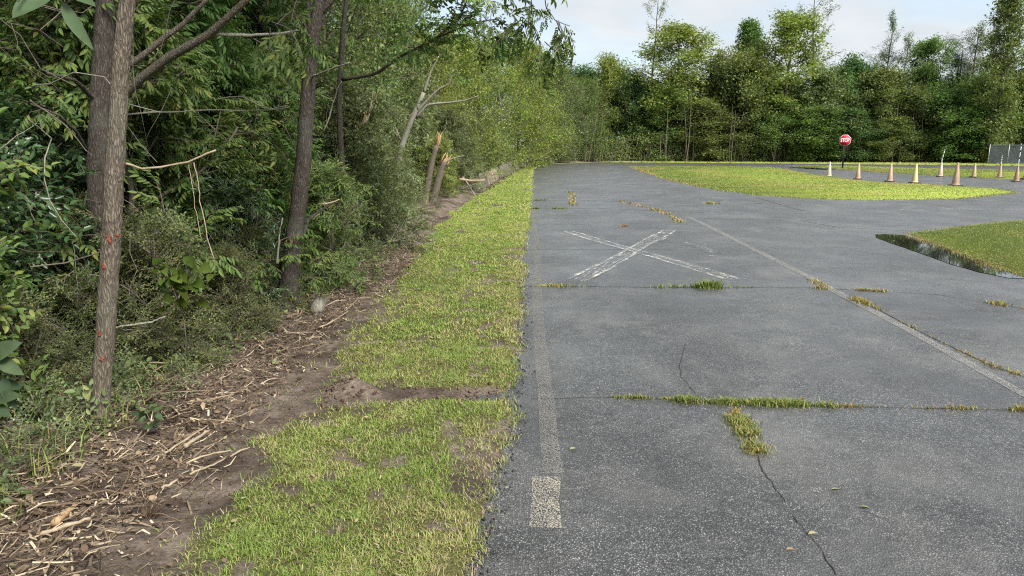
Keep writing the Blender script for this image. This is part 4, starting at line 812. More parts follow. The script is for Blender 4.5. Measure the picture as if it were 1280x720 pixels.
def cone(px, py, hpx, mat, label, pole=None, lean=0.0):
    p = gnd(px, py); o = thing('traffic_cone', label, 'cone', (p[0], p[1], .004), px * .7, 'faded traffic cones along the side lane'); s_ = hpx / FPX * p[1] / .72; o.scale = (s_ * .86, s_ * .86, s_)
    if p[1] > 30 and inside(I1, np.array([p[0]]), np.array([p[1]]))[0] or inside(I3, np.array([p[0]]), np.array([p[1]]))[0] or inside(I1, np.array([p[0]]), np.array([p[1]]))[0]: o.location.z = .026
    mkobj('base', cone_base, o); b = mkobj('body', cone_body, o); recolour(b, 0, M[mat]); o.rotation_euler[1] = lean
    if pole:
        hp, dx = pole; G = Geo(); G.tube([(0, 0, .6), (0, 0, .8), (dx * .4, 0, .7 + hp * .55), (dx, 0, .7 + hp)], [.022, .022, .02, .018], 8); q = G.obj('pole', M['white_plastic'], o, True); q.rotation_euler = (0, 0, -px * .7)
        for t in (.3, .62, .88):
            G = Geo(); x = dx * max(0, t - .15); z = .7 + hp * t; G.tube([(x, 0, z), (x + dx * .06, 0, z + hp * .09)], .026, 8); G.obj('band', M['black_plastic'], q, True)
    return o
cone(1036, 221, 18.5, 'cone_cream', 'cream faded cone nearest the stop sign')
cone(1072, 224, 20, 'cone_tan', 'pale tan cone second along the turf edge from the stop sign')
cone(1112, 227, 22, 'cone_tan', 'cone with an orange-stained foot, third along the turf edge from the stop sign')
cone(1143, 229, 24, 'cone_gold', 'golden yellow cone fourth along the turf edge from the stop sign')
cone(1175, 221, 18, 'cone_white', 'whitish cone carrying a bent striped pole, alone on the lane edge', (.62, .1))
cone(1194, 232.5, 29, 'cone_brown', 'biggest brown weathered cone standing nearest to the viewer')
cone(1217, 222, 17.5, 'cone_tan', 'tan cone on the strip of turf behind the biggest cone')
cone(1249, 222.5, 17.5, 'cone_brown', 'tan cone with a short grey pole stub beside the turf strip', (.4, .0))
cone(1270, 227, 20, 'cone_brown', 'dull brown cone carrying a tall black and white pole', (.95, .02))
cone(1282, 224.5, 20, 'cone_orange', 'bright orange-red cone cut by the frame edge', None, .03)

# ------------------------------------------------------------------ stop sign
M['sign_red'] = flat('sign_red', (.55, .02, .045), .45, 6, .12, bump=.02); M['sign_white'] = flat('sign_white', (.78, .78, .78), .45, 6, .06, bump=.02)
M['post_green'] = flat('post_green', (.045, .06, .045), .6, 20, .3, metal=.2); M['steel'] = flat('steel', (.33, .34, .35), .45, 20, .2, metal=.7)
sp = gnd(1053, 210.4); SS = 13.2 / FPX * sp[1] / .76; SZ = at(1053, 176, sp[1])[2]
sgn = thing('stop_sign', 'red octagonal STOP sign on a dark green post at the turf strip', 'sign', (sp[0], sp[1], .03), -math.atan2(sp[0], sp[1]) * .75)
def octa(r, y0, y1):
    G = Geo(); a_ = np.arange(8) * math.pi / 4 + math.pi / 8; R_ = r / math.cos(math.pi / 8); f = [(math.cos(t) * R_, y0, math.sin(t) * R_) for t in a_]; b = [(x, y1, z) for x, _, z in f]
    G.add(f + b, [[i, i + 8, (i + 1) % 8 + 8, (i + 1) % 8] for i in range(8)]); G.F.append((np.array([list(range(8))]), 0, np.array([.5]))); G.F.append((np.array([list(range(15, 7, -1))]), 0, np.array([.5]))); return G
for nm, r, y0, y1, mt in (('border', .38, -.002, .003, 'sign_white'), ('face', .362, -.006, -.0025, 'sign_red')):
    q = octa(r * SS, y0 - .03, y1 - .03).obj(nm, M[mt], sgn); q.location = (0, 0, SZ)
tcu = bpy.data.curves.new('stop_text', 'FONT'); tcu.body = 'STOP'; tcu.align_x = 'CENTER'; tcu.align_y = 'CENTER'; tcu.size = .34 * SS; tcu.extrude = .002; tcu.offset = .010 * SS
tob = bpy.data.objects.new('stop_text', tcu); COL.objects.link(tob); bpy.context.view_layer.update()
tme = bpy.data.meshes.new_from_object(tob.evaluated_get(bpy.context.evaluated_depsgraph_get())); bpy.data.objects.remove(tob)
tme.materials.clear(); tme.materials.append(M['sign_white']); tq = mkobj('lettering', tme, sgn); tq.location = (0, -.0405, SZ); tq.rotation_euler = (math.radians(90), 0, 0); tq.scale = (.7, 1.02, 1)
G = Geo(); G.box((0, 0, SZ / 2 + .15), (.075, .02, SZ + .45)); G.obj('post', M['post_green'], sgn)
for s_ in (-1, 1): G = Geo(); G.box((s_ * .045, -.012, SZ / 2 - .2), (.016, .04, SZ - .3)); G.obj('post_flange', M['post_green'], sgn)
for dz in (-.26, .26): G = Geo(); G.tube([(0, -.034, SZ + dz * SS), (0, -.045, SZ + dz * SS)], .012, 6); G.obj('bolt', M['steel'], sgn)

# ------------------------------------------------------------------ chain-link fence with privacy screen
M['galv'] = flat('galv', (.36, .37, .38), .5, 14, .2, metal=.6)
q = NT('screen'); co = q.coord(); b = q.bsdf(q.ramp(q.noise(co, 1.4, 4), [(.3, (.022, .03, .032)), (.7, (.04, .05, .053))]), .7, None, .25); wv = q.math('MULTIPLY', q.node('ShaderNodeTexWave', Vector=q.coord((1, 1, 1)), Scale=9.0).outputs['Fac'], .18); t = q.n.new('ShaderNodeBsdfTransparent'); ms = q.n.new('ShaderNodeMixShader'); q.l.new(wv, ms.inputs[0]); q.l.new(b.outputs[0], ms.inputs[1]); q.l.new(t.outputs[0], ms.inputs[2]); M['screen'] = q.done(ms.outputs[0])
fp = gnd(1234.5, 205.8); FH = at(1234.5, 182, fp[1])[2]
fen = thing('chain_link_fence', 'chain-link fence with dark screening fabric in front of the woods', 'fence', (fp[0], fp[1], .04), math.radians(-4))
G0 = Geo(); G0.tube([(0, 0, -.04), (0, 0, FH + .05)], .032, 8); G0.tube([(0, 0, FH + .05), (0, 0, FH + .09)], [.04, .02], 8); pm = G0.mesh('post', M['galv'], True)
for i in range(6): q = mkobj('post', pm, fen); q.location = (i * 1.62, 0, 0)
G = Geo(); G.tube([(0, -.02, FH), (8.1, -.02, FH)], .022, 6); G.obj('top_rail', M['galv'], fen)
G = Geo(); G.tube([(0, -.02, .1), (8.1, -.02, .1)], .006, 5); G.obj('tension_wire', M['galv'], fen)
for i in range(5):
    G = Geo(); n = 9; xs = np.linspace(i * 1.62 + .04, (i + 1) * 1.62 - .04, n); V = []
    for z in np.linspace(.06, FH - .03, 6): V += [(x, .03 + .02 * math.sin(x * 5 + z * 3 + i), z) for x in xs]
    G.add(V, [[r * n + c, r * n + c + 1, (r + 1) * n + c + 1, (r + 1) * n + c] for r in range(5) for c in range(n - 1)]); G.obj('screen', M['screen'], fen)
    G = Geo()
    for s_ in range(-14, 15):
        for sg in (-1, 1):
            x0 = i * 1.62 + .81 + s_ * .115; x1 = x0 + sg * (FH - .1); t0 = 0; a_ = np.array((x0, -.03 + .004 * sg, .06)); b_ = np.array((x1, -.03 + .004 * sg, FH - .04)); lo, hi = i * 1.62 + .03, (i + 1) * 1.62 - .03
            ts = sorted([(lo - x0) / (x1 - x0), (hi - x0) / (x1 - x0)]); t0, t1 = max(0, ts[0]), min(1, ts[1])
            if t1 - t0 > .05: G.tube([a_ + (b_ - a_) * t0, a_ + (b_ - a_) * t1], .0013, 3, cap=False)
    G.obj('wire_mesh', M['galv'], fen)

# ------------------------------------------------------------------ low wall along the bend
def wallmat(name, c):
    q = NT(name); n = q.noise(q.coord((9, 9, .8)), 2.2, 5, .65); n2 = q.noise(q.coord(), 3, 4)
    b = q.ramp(n, [(.35, tuple(x * .45 for x in c)), (.55, c), (.7, tuple(min(1, x * 1.35) for x in c))]); b = q.mix(q.ramp(n2, [(.5, 0.0), (.7, .55)]), b, (.07, .075, .04))
    return q.done(q.bsdf(b, .9, q.bump(n, .7, .02), .2).outputs[0])
M['wall_grey'] = wallmat('wall_grey', (.15, .135, .105)); M['wall_tan'] = wallmat('wall_tan', (.26, .21, .15))
wl_pts = [(-1.28, 24.6), (-1.12, 27), (-.9, 30), (-.72, 33.4), (-.28, 40), (.3, 48), (.75, 54), (1.7, 60), (3.2, 66), (5.2, 69.6)]
wp = np.array(wl_pts); seg = np.r_[0, np.cumsum(np.linalg.norm(np.diff(wp, axis=0), axis=1))]
wal = thing('low_wall', 'weathered low wall of upright slabs curving along the bend below the trees', 'wall', (wp[0][0], wp[0][1], 0)); rng = np.random.default_rng(3); s0 = 0.0; i = 0
while s0 < seg[-1] - .5:
    L = 1.0 + .5 * rng.random(); s1 = s0 + L; a_, b_ = [np.array([np.interp(s_, seg, wp[:, 0]), np.interp(s_, seg, wp[:, 1])]) for s_ in (s0 + .02, s1)]; d = b_ - a_; yaw = math.atan2(d[1], d[0]); h = .42 + .14 * rng.random() + min(.22, s0 * .006)
    if s0 < 1.6: h = .26 + .1 * rng.random()
    G = Geo(); nb = 4; lean = .16 + .12 * rng.random()
    for k in range(nb):       # slab of upright staves cast side by side, leaning back on the bank
        x0, x1 = L * k / nb + .003, L * (k + 1) / nb - .003; hh = h * (.78 + .34 * rng.random()); t = .09 + .02 * rng.random(); off = .02 * rng.random(); V = []
        for z, g in ((-.1, 0), (hh * .93, 0), (hh, .02)):
            for x, y in ((x0 + g, -t / 2 + g), (x1 - g, -t / 2 + g), (x1 - g, t / 2 - g), (x0 + g, t / 2 - g)): V.append((x, y + off + z * lean, z))
        G.add(V, [[r * 4 + c, r * 4 + (c + 1) % 4, r * 4 + 4 + (c + 1) % 4, r * 4 + 4 + c] for r in range(2) for c in range(4)] + [[8, 9, 10, 11]])
    q = G.obj('slab', M['wall_tan' if 4 < s0 < 9 else 'wall_grey'], wal); q.location = (a_[0] - wp[0][0], a_[1] - wp[0][1], 0); q.rotation_euler = (0, 0, yaw); s0 = s1 + (.9 if 2.2 < s0 < 3.4 else 0); i += 1

G = Geo(); n = 80; ss = seg[-1] * rng.random(n) ** 1.2; P_ = np.c_[np.interp(ss, seg, wp[:, 0]) - .1 + rng.normal(0, .14, n), np.interp(ss, seg, wp[:, 1]), .3 + .3 * rng.random(n)]; D_w = rng.normal(0, 1, P_.shape); D_w[:, 0] += .8; D_w[:, 2] -= .2
scatter(G, fine_t, P_, D_w, rng, .5, 1.0); n = 320; ss = seg[-1] * rng.random(n); T0 = Geo(); lf = leaf_hex(.12, .07, .3, .2); T0.add(lf[0], lf[1], 1); T0.F = [(f, 1, v) for f, m, v in T0.F]
P_ = np.c_[np.interp(ss, seg, wp[:, 0]) + .12 + np.abs(rng.normal(0, .16, n)), np.interp(ss, seg, wp[:, 1]), .04 + .08 * rng.random(n)]; G.inst(T0, np.array([rotm(rng.random() * 6.28, rng.normal(0, .4), rng.normal(0, .4)) for _ in range(n)]), P_, .4 + .5 * rng.random(n), rng.normal(-.3, .2, n))
tag(G.obj('wall_brush', [M['leaf_olive'], M['deadleaf']]), 'brush hanging over the low wall and brown leaves along its foot', 'brush', kind='stuff')
# ------------------------------------------------------------------ broken stems, dead branches
def stick(name, label, pts, Ys, r0, r1, mat='wood_pale', cat='stick', seed=0, top=None, n=16, ground=False, group=None, wob=.003):
    rng = np.random.default_rng(seed); P = np.array([gnd(px, py, z) for (px, py), z in zip(pts, Ys)] if ground else [at(px, py, y) for (px, py), y in zip(pts, Ys)]); base = P[0].copy(); P = P - base
    t = np.linspace(0, 1, len(P)); tt = np.linspace(0, 1, n); Q = np.c_[[np.interp(tt, t, P[:, j]) for j in range(3)]].T; Q += np.cumsum(rng.normal(0, wob, Q.shape), 0) - np.cumsum(rng.normal(0, wob, Q.shape), 0)[0]
    G = Geo(); G.tube(Q, np.linspace(r0, r1, n) * (1 + .15 * rng.normal(0, 1, n)), 7, 0, .6, .25, rng=rng); o = G.obj(name, M[mat], None, True); o.location = base; tag(o, label, cat, group); return o, Q, base
def splinter(parent, c, d, r, n, L, seed, mat='wood_raw'):
    rng = np.random.default_rng(seed); d = np.asarray(d, float) / np.linalg.norm(d); G = Geo()
    for k in range(n):
        o_ = rng.normal(0, r * .5, 3); o_ -= d * o_.dot(d); l = L * (.3 + rng.random()); b = np.asarray(c) + o_; G.tube([b - d * r, b + d * l * .6, b + (d + rng.normal(0, .12, 3)) * l], [r * .38, r * .25, r * .05], 4)
    return G.obj('splintered_end', M[mat], parent)
st = thing('broken_stump', 'two-stemmed sapling stump snapped off with raw orange ends at the verge edge', 'stump', (gnd(535, 256)[0], gnd(535, 256)[1], 0)); sb = np.array(st.location); YS = sb[1]
for pts, r0, r1, sd in (([(531, 258), (534, 235), (540, 205), (546, 182)], .11, .075, 1), ([(540, 258), (546, 235), (552, 212), (556, 203)], .12, .09, 2), ([(533, 258), (527, 240), (523, 222)], .05, .03, 3)):
    o, q_ = limb(st, sb, pts, [YS] * len(pts), r0, r1, 'bark', 'stem', sd, 12)
    if sd < 3: splinter(st, q_[-1] - sb, q_[-1] - q_[-2], r1, 10, .34 if sd == 1 else .2, sd)
_, q_ = limb(st, sb, [(552, 208), (560, 200), (572, 196), (580, 195)], [YS] * 4, .025, .01, 'bark_pale', 'stem', 9, 8)
bs = thing('snapped_sapling', 'thin reddish sapling with a snapped pale limb pointing up, between dark trunk and stump', 'sapling', (at(441, 300, 10.4)[0], 10.4, 0)); bb = np.array(bs.location)
limb(bs, bb, [(447, 330), (444, 260), (441, 210), (440, 165), (439, 120)], [10.4] * 5, .035, .015, 'bark_red', 'stem', 1, 14)
_, q_ = limb(bs, bb, [(440, 168), (449, 165), (456, 152), (461, 141)], [10.4, 10.3, 10.2, 10.2], .045, .035, 'wood_pale', 'branch', 2, 10); splinter(bs, q_[-1] - bb, q_[-1] - q_[-2], .035, 9, .2, 4, 'wood_pale')
bs2 = thing('bare_sapling', 'pale bare-limbed sapling forking over the grey thicket left of the stump', 'sapling', (at(495, 250, 13)[0], 13, 0)); bb = np.array(bs2.location)
for pts, r0, r1, sd in (([(490, 262), (496, 210), (505, 175), (517, 146), (530, 116)], .07, .04, 1), ([(518, 144), (532, 128), (548, 112), (562, 106), (567, 88)], .03, .01, 2), ([(519, 148), (535, 130), (560, 128), (580, 126), (598, 120)], .028, .008, 3), ([(530, 116), (538, 90), (548, 70)], .03, .01, 4), ([(503, 180), (490, 150), (487, 130)], .02, .008, 5)):
    limb(bs2, bb, pts, [12.95 - .06 * k for k in range(len(pts))], r0, r1, 'bark_pale', 'stem' if sd == 1 else 'branch', sd, 14)
o, Q, b = stick('torn_branch', 'pale torn branch sticking out sideways from behind the scarred trunk', [(150, 203), (162, 205), (178, 210), (205, 207), (235, 203), (256, 194), (271, 189)], [3.7] * 7, .0065, .004, 'wood_pale', 'branch', 3, wob=.002)
for pts, sd in (([(242, 203), (247, 222), (250, 245), (257, 290), (269, 328)], 1), ([(236, 206), (241, 235), (245, 265), (252, 300)], 2)):
    P = np.array([at(px, py, 3.7) for px, py in pts]) - b; G = Geo(); t = np.linspace(0, 1, len(P)); tt = np.linspace(0, 1, 16); Qh = np.c_[[np.interp(tt, t, P[:, j]) for j in range(3)]].T + np.random.default_rng(sd).normal(0, .002, (16, 3)); G.tube(Qh, (.0026 if sd == 1 else .0018), 5, 0, .5); G.obj('hanging_strip', M['wood_pale'], o)
for i, (lb, pts, Y_, r0, mt) in enumerate([
    ('thin bare twig running level across the dark gap between the trunks', [(150, 144), (185, 139), (225, 138), (265, 136), (300, 136), (345, 136), (362, 130)], 5.3, .006, 'bark_pale'),
    ('short pale branch poking out low behind the scarred trunk', [(140, 411), (165, 406), (190, 402), (207, 396)], 4.0, .008, 'bark_pale'),
    ('thin twig arching down at the upper end of the shaded shrubs', [(38, 125), (60, 140), (85, 158), (105, 186), (115, 195)], 4.4, .005, 'twig'),
    ('bare twig reaching from the shade towards the dark trunk', [(306, 122), (325, 132), (340, 136), (360, 130)], 5.8, .005, 'bark_pale'),
    ('pale leaning stick with a frayed top beside the dark trunk', [(345, 330), (349, 300), (353, 275)], 6.2, .011, 'bark_pale'),
    ('thin snapped stem with orange bark right of the dark trunk', [(405, 165), (414, 140), (422, 112), (428, 100)], 7.2, .007, 'bark_pale'),
    ('short sawn branch end pointing at the viewer behind the dark trunk', [(400, 255), (412, 253), (424, 250)], 6.9, .013, 'wood_pale')]):
    stick('bare_twig', lb, pts, [Y_] * len(pts), r0, r0 * .5, mt, 'twig', 40 + i, wob=.003)
lg = thing('fallen_branch', 'heap of broken branch ends beside the broken stump at the wall start', 'branch', (gnd(592, 246)[0], gnd(592, 246)[1], 0)); lb_ = np.array(lg.location)
for k, (pts, r) in enumerate([([(574, 224), (588, 226), (606, 225)], .05), ([(578, 222), (585, 230), (596, 248)], .035), ([(577, 221), (582, 226), (590, 228), (598, 227)], .06), ([(580, 228), (592, 224), (602, 223)], .04)]): limb(lg, lb_, pts, [lb_[1] + .2 * k] * len(pts), r, r * .6, ['wood_pale', 'bark_pale', 'bark', 'bark_red'][k], 'limb', k, 8)

# sticks lying in the litter, one by one
for i, (lb, pts, r, mt) in enumerate([
    ('thick pale split stick lying bare in the soil in front of the litter', [(52, 668), (80, 660), (112, 650)], .011, 'wood_pale'),
    ('long pale split branch resting on the litter below the scarred trunk', [(54, 618), (85, 606), (118, 597)], .012, 'wood_pale'),
    ('long straight stick slanting up past the foot of the scarred trunk', [(78, 592), (105, 580), (130, 566)], .006, 'wood_pale'),
    ('pale forked stick pointing out of the litter onto the bare soil', [(232, 580), (255, 572), (283, 568)], .006, 'wood_pale'),
    ('pale stick lying parallel behind the forked one at the litter edge', [(236, 592), (258, 583), (282, 572)], .005, 'wood_pale'),
    ('long thin stick crossing the litter right of the scarred trunk', [(198, 570), (230, 550), (262, 530)], .007, 'wood_pale'),
    ('thick split stick at the litter edge under the shrubs', [(232, 557), (248, 546), (262, 536)], .011, 'wood_pale'),
    ('bright orange torn bark strip in the litter near the frame edge', [(68, 656), (80, 640), (92, 626)], .017, 'wood_raw'),
    ('white chip-like stick lying at the edge of the bare soil', [(201, 612), (210, 606), (218, 602)], .007, 'wood_pale'),
    ('grey stick leaning in the litter left of the scarred trunk', [(20, 590), (50, 575), (92, 563)], .006, 'bark_pale'),
    ('pale twig lying among fine litter in front of the dark trunk', [(400, 410), (420, 402), (436, 390)], .008, 'wood_pale'),
    ('pale curved twig by the verge where the shrubs end', [(443, 355), (452, 347), (462, 342)], .012, 'wood_pale'),
    ('straight pale twig lying farther along the litter edge', [(474, 324), (480, 320), (487, 317)], .014, 'wood_pale'),
    ('thin reddish twig on the soil between trunk and turf', [(300, 445), (330, 450), (352, 446)], .004, 'bark_red')]):
    stick('fallen_stick', lb, pts, [.09 if px[0] < 300 else .05 for px in pts], r, r * .55, mt, 'stick', 60 + i, n=10, ground=True, wob=.003)
c = gnd(161, 659, .02); G = Geo(); rng = np.random.default_rng(8); G.tube([c + (0, 0, -.05), c + (0, 0, .02), c + (.002, 0, .032)], [.026, .025, .023], 12, 0, .5, .15, rng=rng); o = G.obj('sapling_stub', [M['bark_dark']]); tag(o, 'small cut sapling stub in bare soil before the wood litter', 'stump')
G = Geo(); G.tube([c + (.002, 0, .0325), c + (.002, 0, .035)], [.021, .02], 12); G.obj('cut_face', M['wood_pale'], o)
G = Geo()
for k in range(60): b = c + np.array((.055 + rng.normal(0, .012), .05 + rng.normal(0, .012), 0)); e = b + np.array((rng.normal(.03, .03), rng.normal(.02, .02), .05 + .06 * rng.random())); G.tube([b, (b + e) / 2 + rng.normal(0, .004, 3), e], [.0014, .0012, .0006], 3, 0, rng.random() * .6, cap=False)
tag(G.obj('dry_tuft', M['litter']), 'dry brown brush-like grass tuft next to the cut sapling stub', 'grass tuft')
cw = gnd(397, 392, .05); G = Geo(); G.tube([cw + (-.03, 0, -.05), cw + (0, 0, .06), cw + (.035, .03, .15)], [.06, .062, .055], 9, 0, .5, .3, rng=rng); tag(G.obj('wood_chunk', M['bark_pale'], smooth=True), 'pale upright chunk of cut wood right of the dark trunk foot', 'log')
cs = gnd(322, 398, .0); G = Geo(); G.tube([cs + (-.12, .2, -.1), cs + (0, .2, .2), cs + (.03, .22, .34)], [.17, .16, .14], 12, 0, .5, .25, rng=rng); tag(G.obj('old_stump', M['bark_pale'], smooth=True), 'grey old stump half hidden by leaves left of the dark trunk', 'stump')

# large leaves close to the viewer
def leafplant(name, label, twigs, leaves, mat, seed, bend=.25):
    rng = np.random.default_rng(seed); P0 = at(*twigs[0][0]); o = thing(name, label, 'leaves', P0)
    for tw in twigs: G = Geo(); G.tube(np.array([at(*p) for p in tw]) - P0, np.linspace(.004, .0015, len(tw)), 5); G.obj('stem', M['twig'], o)
    for (a_, b_, w, v) in leaves:
        p, e = at(*a_) - P0, at(*b_) - P0; x = e - p; L = np.linalg.norm(x); x /= L; face = np.array((0, -.75, .55)) + rng.normal(0, .18, 3); y = np.cross(face, x); y /= np.linalg.norm(y); z = np.cross(x, y); V = []; F = []; n = 9
        for i in range(n):
            t = i / (n - 1); hw = w * math.sin(math.pi * t ** .85) ** .75 * .5 if 0 < t < 1 else 0.0005
            for s_ in (-1, 0, 1): V.append(p + x * L * t + y * hw * s_ + z * (abs(s_) * hw * .3 - bend * L * (t - .5) ** 2))
        for i in range(n - 1):
            for s_ in range(2): q = i * 3 + s_; F.append([q, q + 3, q + 4, q + 1])
        G = Geo(); G.add(np.array(V), F, 0, v); G.obj('leaf', M[mat], o, True)
    return o
leafplant('overhanging_leaves', 'big pale leaves hanging into the upper corner close to the viewer', [[(60, -60, 1.35), (62, -25, 1.35), (66, 0, 1.35)], [(60, -60, 1.35), (40, -30, 1.33), (22, 2, 1.3)]], [((62, -6, 1.35), (14, 20, 1.3), .042, .6), ((74, 0, 1.35), (114, 60, 1.32), .024, .7), ((70, -20, 1.35), (118, 5, 1.33), .03, .5), ((20, -20, 1.33), (-15, 10, 1.3), .03, .4)], 'leaf_pale', 2)
leafplant('broad_leaved_seedling', 'pale broad leaves of a seedling poking in at the frame edge before the shrubs', [[(-40, 640, 2.6), (-12, 540, 2.6), (0, 450, 2.6)]], [((-14, 448, 2.6), (24, 428, 2.55), .07, .7), ((-6, 446, 2.6), (28, 468, 2.55), .055, .8), ((-10, 500, 2.6), (24, 494, 2.52), .05, .6), ((-15, 505, 2.6), (12, 520, 2.52), .05, .2), ((2, 470, 2.6), (20, 512, 2.55), .05, .1), ((-8, 480, 2.62), (26, 484, 2.6), .05, .15)], 'leaf_pale', 3)
lv = []
rng = np.random.default_rng(12)
for k in range(30): c_ = (222 + rng.normal(0, 19), 352 + rng.normal(0, 19)); a_ = rng.random() * 6.28; lv.append(((c_[0], c_[1], 4.2 + rng.normal(0, .08)), (c_[0] + 15 * math.cos(a_), c_[1] + 10 * abs(math.sin(a_)) + 3, 4.12 + rng.normal(0, .05)), .045 + .03 * rng.random(), rng.random()))
leafplant('round_leaved_creeper', 'patch of big lime-green rounded leaves in the shade below the torn branch', [[(235, 450, 4.25), (230, 400, 4.25), (215, 350, 4.22), (225, 325, 4.2)]], lv, 'leaf_lime', 4, .5)
lv = []
for k in range(10): c_ = (182 + rng.normal(0, 7), 520 + rng.normal(0, 13)); a_ = rng.random() * 6.28; lv.append(((c_[0], c_[1], 3.5 + rng.normal(0, .04)), (c_[0] + 11 * math.cos(a_), c_[1] + 9 * math.sin(a_), 3.45 + rng.normal(0, .04)), .03, rng.random()))
leafplant('wilted_sprig', 'wilted blue-grey leaf sprig lying against the litter right of the scarred trunk', [[(200, 545, 3.55), (190, 530, 3.5), (180, 510, 3.5)]], lv, 'leaf_pale', 6)

# ------------------------------------------------------------------ fine litter of the clearing work
G = Geo(); rng = np.random.default_rng(17)
def spot(n, y0=1.9, y1=11, pw=1.6):
    y = y0 + (y1 - y0) * rng.random(n) ** pw; wn_ = FE(y); x = wn_ + .35 - np.abs(rng.normal(0, .55, n)) + rng.normal(0, .12, n); k = (x < GL0(y) + .1 + .25 * (rng.random(n) - .3)) & (x > -4); return x[k], y[k]
x, y = spot(4600); z = HT(x, y)
for a_, b_, c_ in zip(x, y, z):       # straw and split stalks
    L = .03 + .15 * rng.random() ** 3; an = rng.normal(.5, 1.1); d = np.array((math.cos(an), math.sin(an), rng.normal(.12, .28))) * L; w = (.0015 + .0035 * rng.random()); s_ = np.array((-math.sin(an), math.cos(an), .3)) * w; p = np.array((a_, b_, c_ + .01 + .05 * rng.random() ** 2)) - d * .5; m = p + d * .5 + np.array((0, 0, rng.normal(0, .01))); v = np.clip(rng.normal(.58, .3), 0, 1)
    G.add([p - s_, p + s_, m + s_, m - s_, p + d + s_ * .5, p + d - s_ * .5], [[0, 1, 2, 3], [3, 2, 4, 5]], 0, v)
x, y = spot(380); z = HT(x, y)
for a_, b_, c_ in zip(x, y, z):
    L = .1 + .35 * rng.random() ** 2; an = rng.normal(.5, .7); d = np.array((math.cos(an), math.sin(an), rng.normal(.08, .2))) * L; p = np.array((a_, b_, c_ + .015 + .06 * rng.random())) - d * .5; G.tube([p, p + d * .5 + rng.normal(0, .012, 3), p + d], np.array((1, .9, .6)) * (.0018 + .004 * rng.random() ** 2), 5, 0, np.clip(rng.normal(.45, .25), 0, 1))
tag(G.obj('wood_litter', M['litter']), 'shredded straw, stalks and twigs strewn along the edge of the cleared woods', 'litter', kind='stuff')
G = Geo(); x, y = spot(4500); z = HT(x, y)
for a_, b_, c_ in zip(x, y, z):
    s_ = .004 + .011 * rng.random() ** 2; G.box((a_, b_, c_ + .004 + .01 * rng.random()), (s_ * 1.9, s_ * .8, s_ * .3), 0, np.clip(rng.normal(.5, .28), 0, 1), rotm(rng.random() * 6.28, rng.normal(0, .5), rng.normal(0, .5)))
tag(G.obj('wood_chips', M['chip']), 'small tan wood chips scattered over the bare soil', 'wood chips', kind='stuff')
G = Geo(); x, y = spot(2300, 1.9, 16, 1.4); n = len(x)
T_ = [Geo() for _ in range(3)]
for i, t_ in enumerate(T_): lf = leaf_hex(.05, .028, .35 - .3 * i, .3 * (i - 1)); t_.add(lf[0], lf[1])
R_ = np.array([rotm(rng.random() * 6.28, rng.normal(0, .35), rng.normal(0, .5)) for _ in range(n)]); P_ = np.c_[x, y, HT(x, y) + .012 + .03 * rng.random(n)]
kk = rng.integers(0, 3, n); sc = .4 + .6 * rng.random(n); dv = rng.normal(-.1, .3, n)
for i, t_ in enumerate(T_): m = kk == i; G.inst(t_, R_[m], P_[m], sc[m], dv[m])
n = 260; y = 2.2 + 14 * rng.random(n) ** 1.4; x = EDGE(y) - 1.35 * rng.random(n); R_ = np.array([rotm(rng.random() * 6.28, rng.normal(0, .25), rng.normal(0, .4)) for _ in range(n)]); G.inst(T_[1], R_, np.c_[x, y, HT(x, y) + .025], .35 + .4 * rng.random(n), rng.normal(.1, .25, n))
tag(G.obj('dead_leaves', M['deadleaf']), 'brown dead leaves lying over the litter and the turf', 'leaves', kind='stuff')
G = Geo(); n = 260; x = -1.18 + 1.1 * rng.random(n) ** 1.5; y = 4.33 + .12 * (x + .6) + rng.normal(0, .085, n)
for a_, b_ in zip(x, y): s_ = .005 + .017 * rng.random() ** 3; G.box((a_, b_, float(HT(a_, b_)) + s_ * .3), (s_, s_ * (.6 + .5 * rng.random()), s_ * .7), 0, rng.random() * .45, rotm(rng.random() * 6.28, rng.normal(0, .5), rng.normal(0, .5)))
n = 500; y = 2.0 + 5 * rng.random(n); x = GL0(y) - .15 + rng.normal(0, .16, n)
for a_, b_ in zip(x, y): s_ = .005 + .012 * rng.random() ** 3; G.box((a_, b_, float(HT(a_, b_)) + s_ * .3), (s_, s_ * .8, s_ * .7), 0, rng.random() * .5, rotm(rng.random() * 6.28, rng.normal(0, .5), rng.normal(0, .5)))
M['clod'] = rampmat('clod', [(0, (.05, .035, .025)), (.5, (.14, .095, .065)), (1, (.24, .18, .13))]); tag(G.obj('soil_clods', M['clod']), 'crumbled brown earth clods along the scraped turf and the soil track', 'soil', kind='stuff')
# fine twigs and shreds between the larger pieces
G = Geo(); x, y = spot(6500); z = HT(x, y)
for a_, b_, c_ in zip(x, y, z):
    L = .02 + .09 * rng.random() ** 2; an = rng.random() * 6.28; d = np.array((math.cos(an), math.sin(an), rng.normal(.1, .4))) * L; p = np.array((a_, b_, c_ + .006 + .04 * rng.random() ** 2)) - d * .5; G.tube([p, p + d * .5 + rng.normal(0, .006, 3), p + d], .0008 + .0014 * rng.random(), 3, 0, np.clip(rng.normal(.35, .3), 0, 1), cap=False)
tag(G.obj('twig_litter', M['litter']), 'fine dark twig shreds mixed into the straw at the cleared edge', 'litter', kind='stuff')
# upright stalks and grass stems at the foot of the shrubs
n = 1500; y = 2.6 + 7 * rng.random(n) ** 1.3; x = FE(y) - .1 - np.abs(rng.normal(0, .5, n)); G = Geo(); blades(G, x, y, HT(x, y), .04 + .18 * rng.random(n) ** 1.6, .003 + .004 * rng.random(n), np.clip(rng.normal(.3, .25, n), 0, 1), rng, .9)
tag(G.obj('weed_stalks', M['weed']), 'upright green and straw coloured stalks at the foot of the shrubs', 'weeds', kind='stuff')
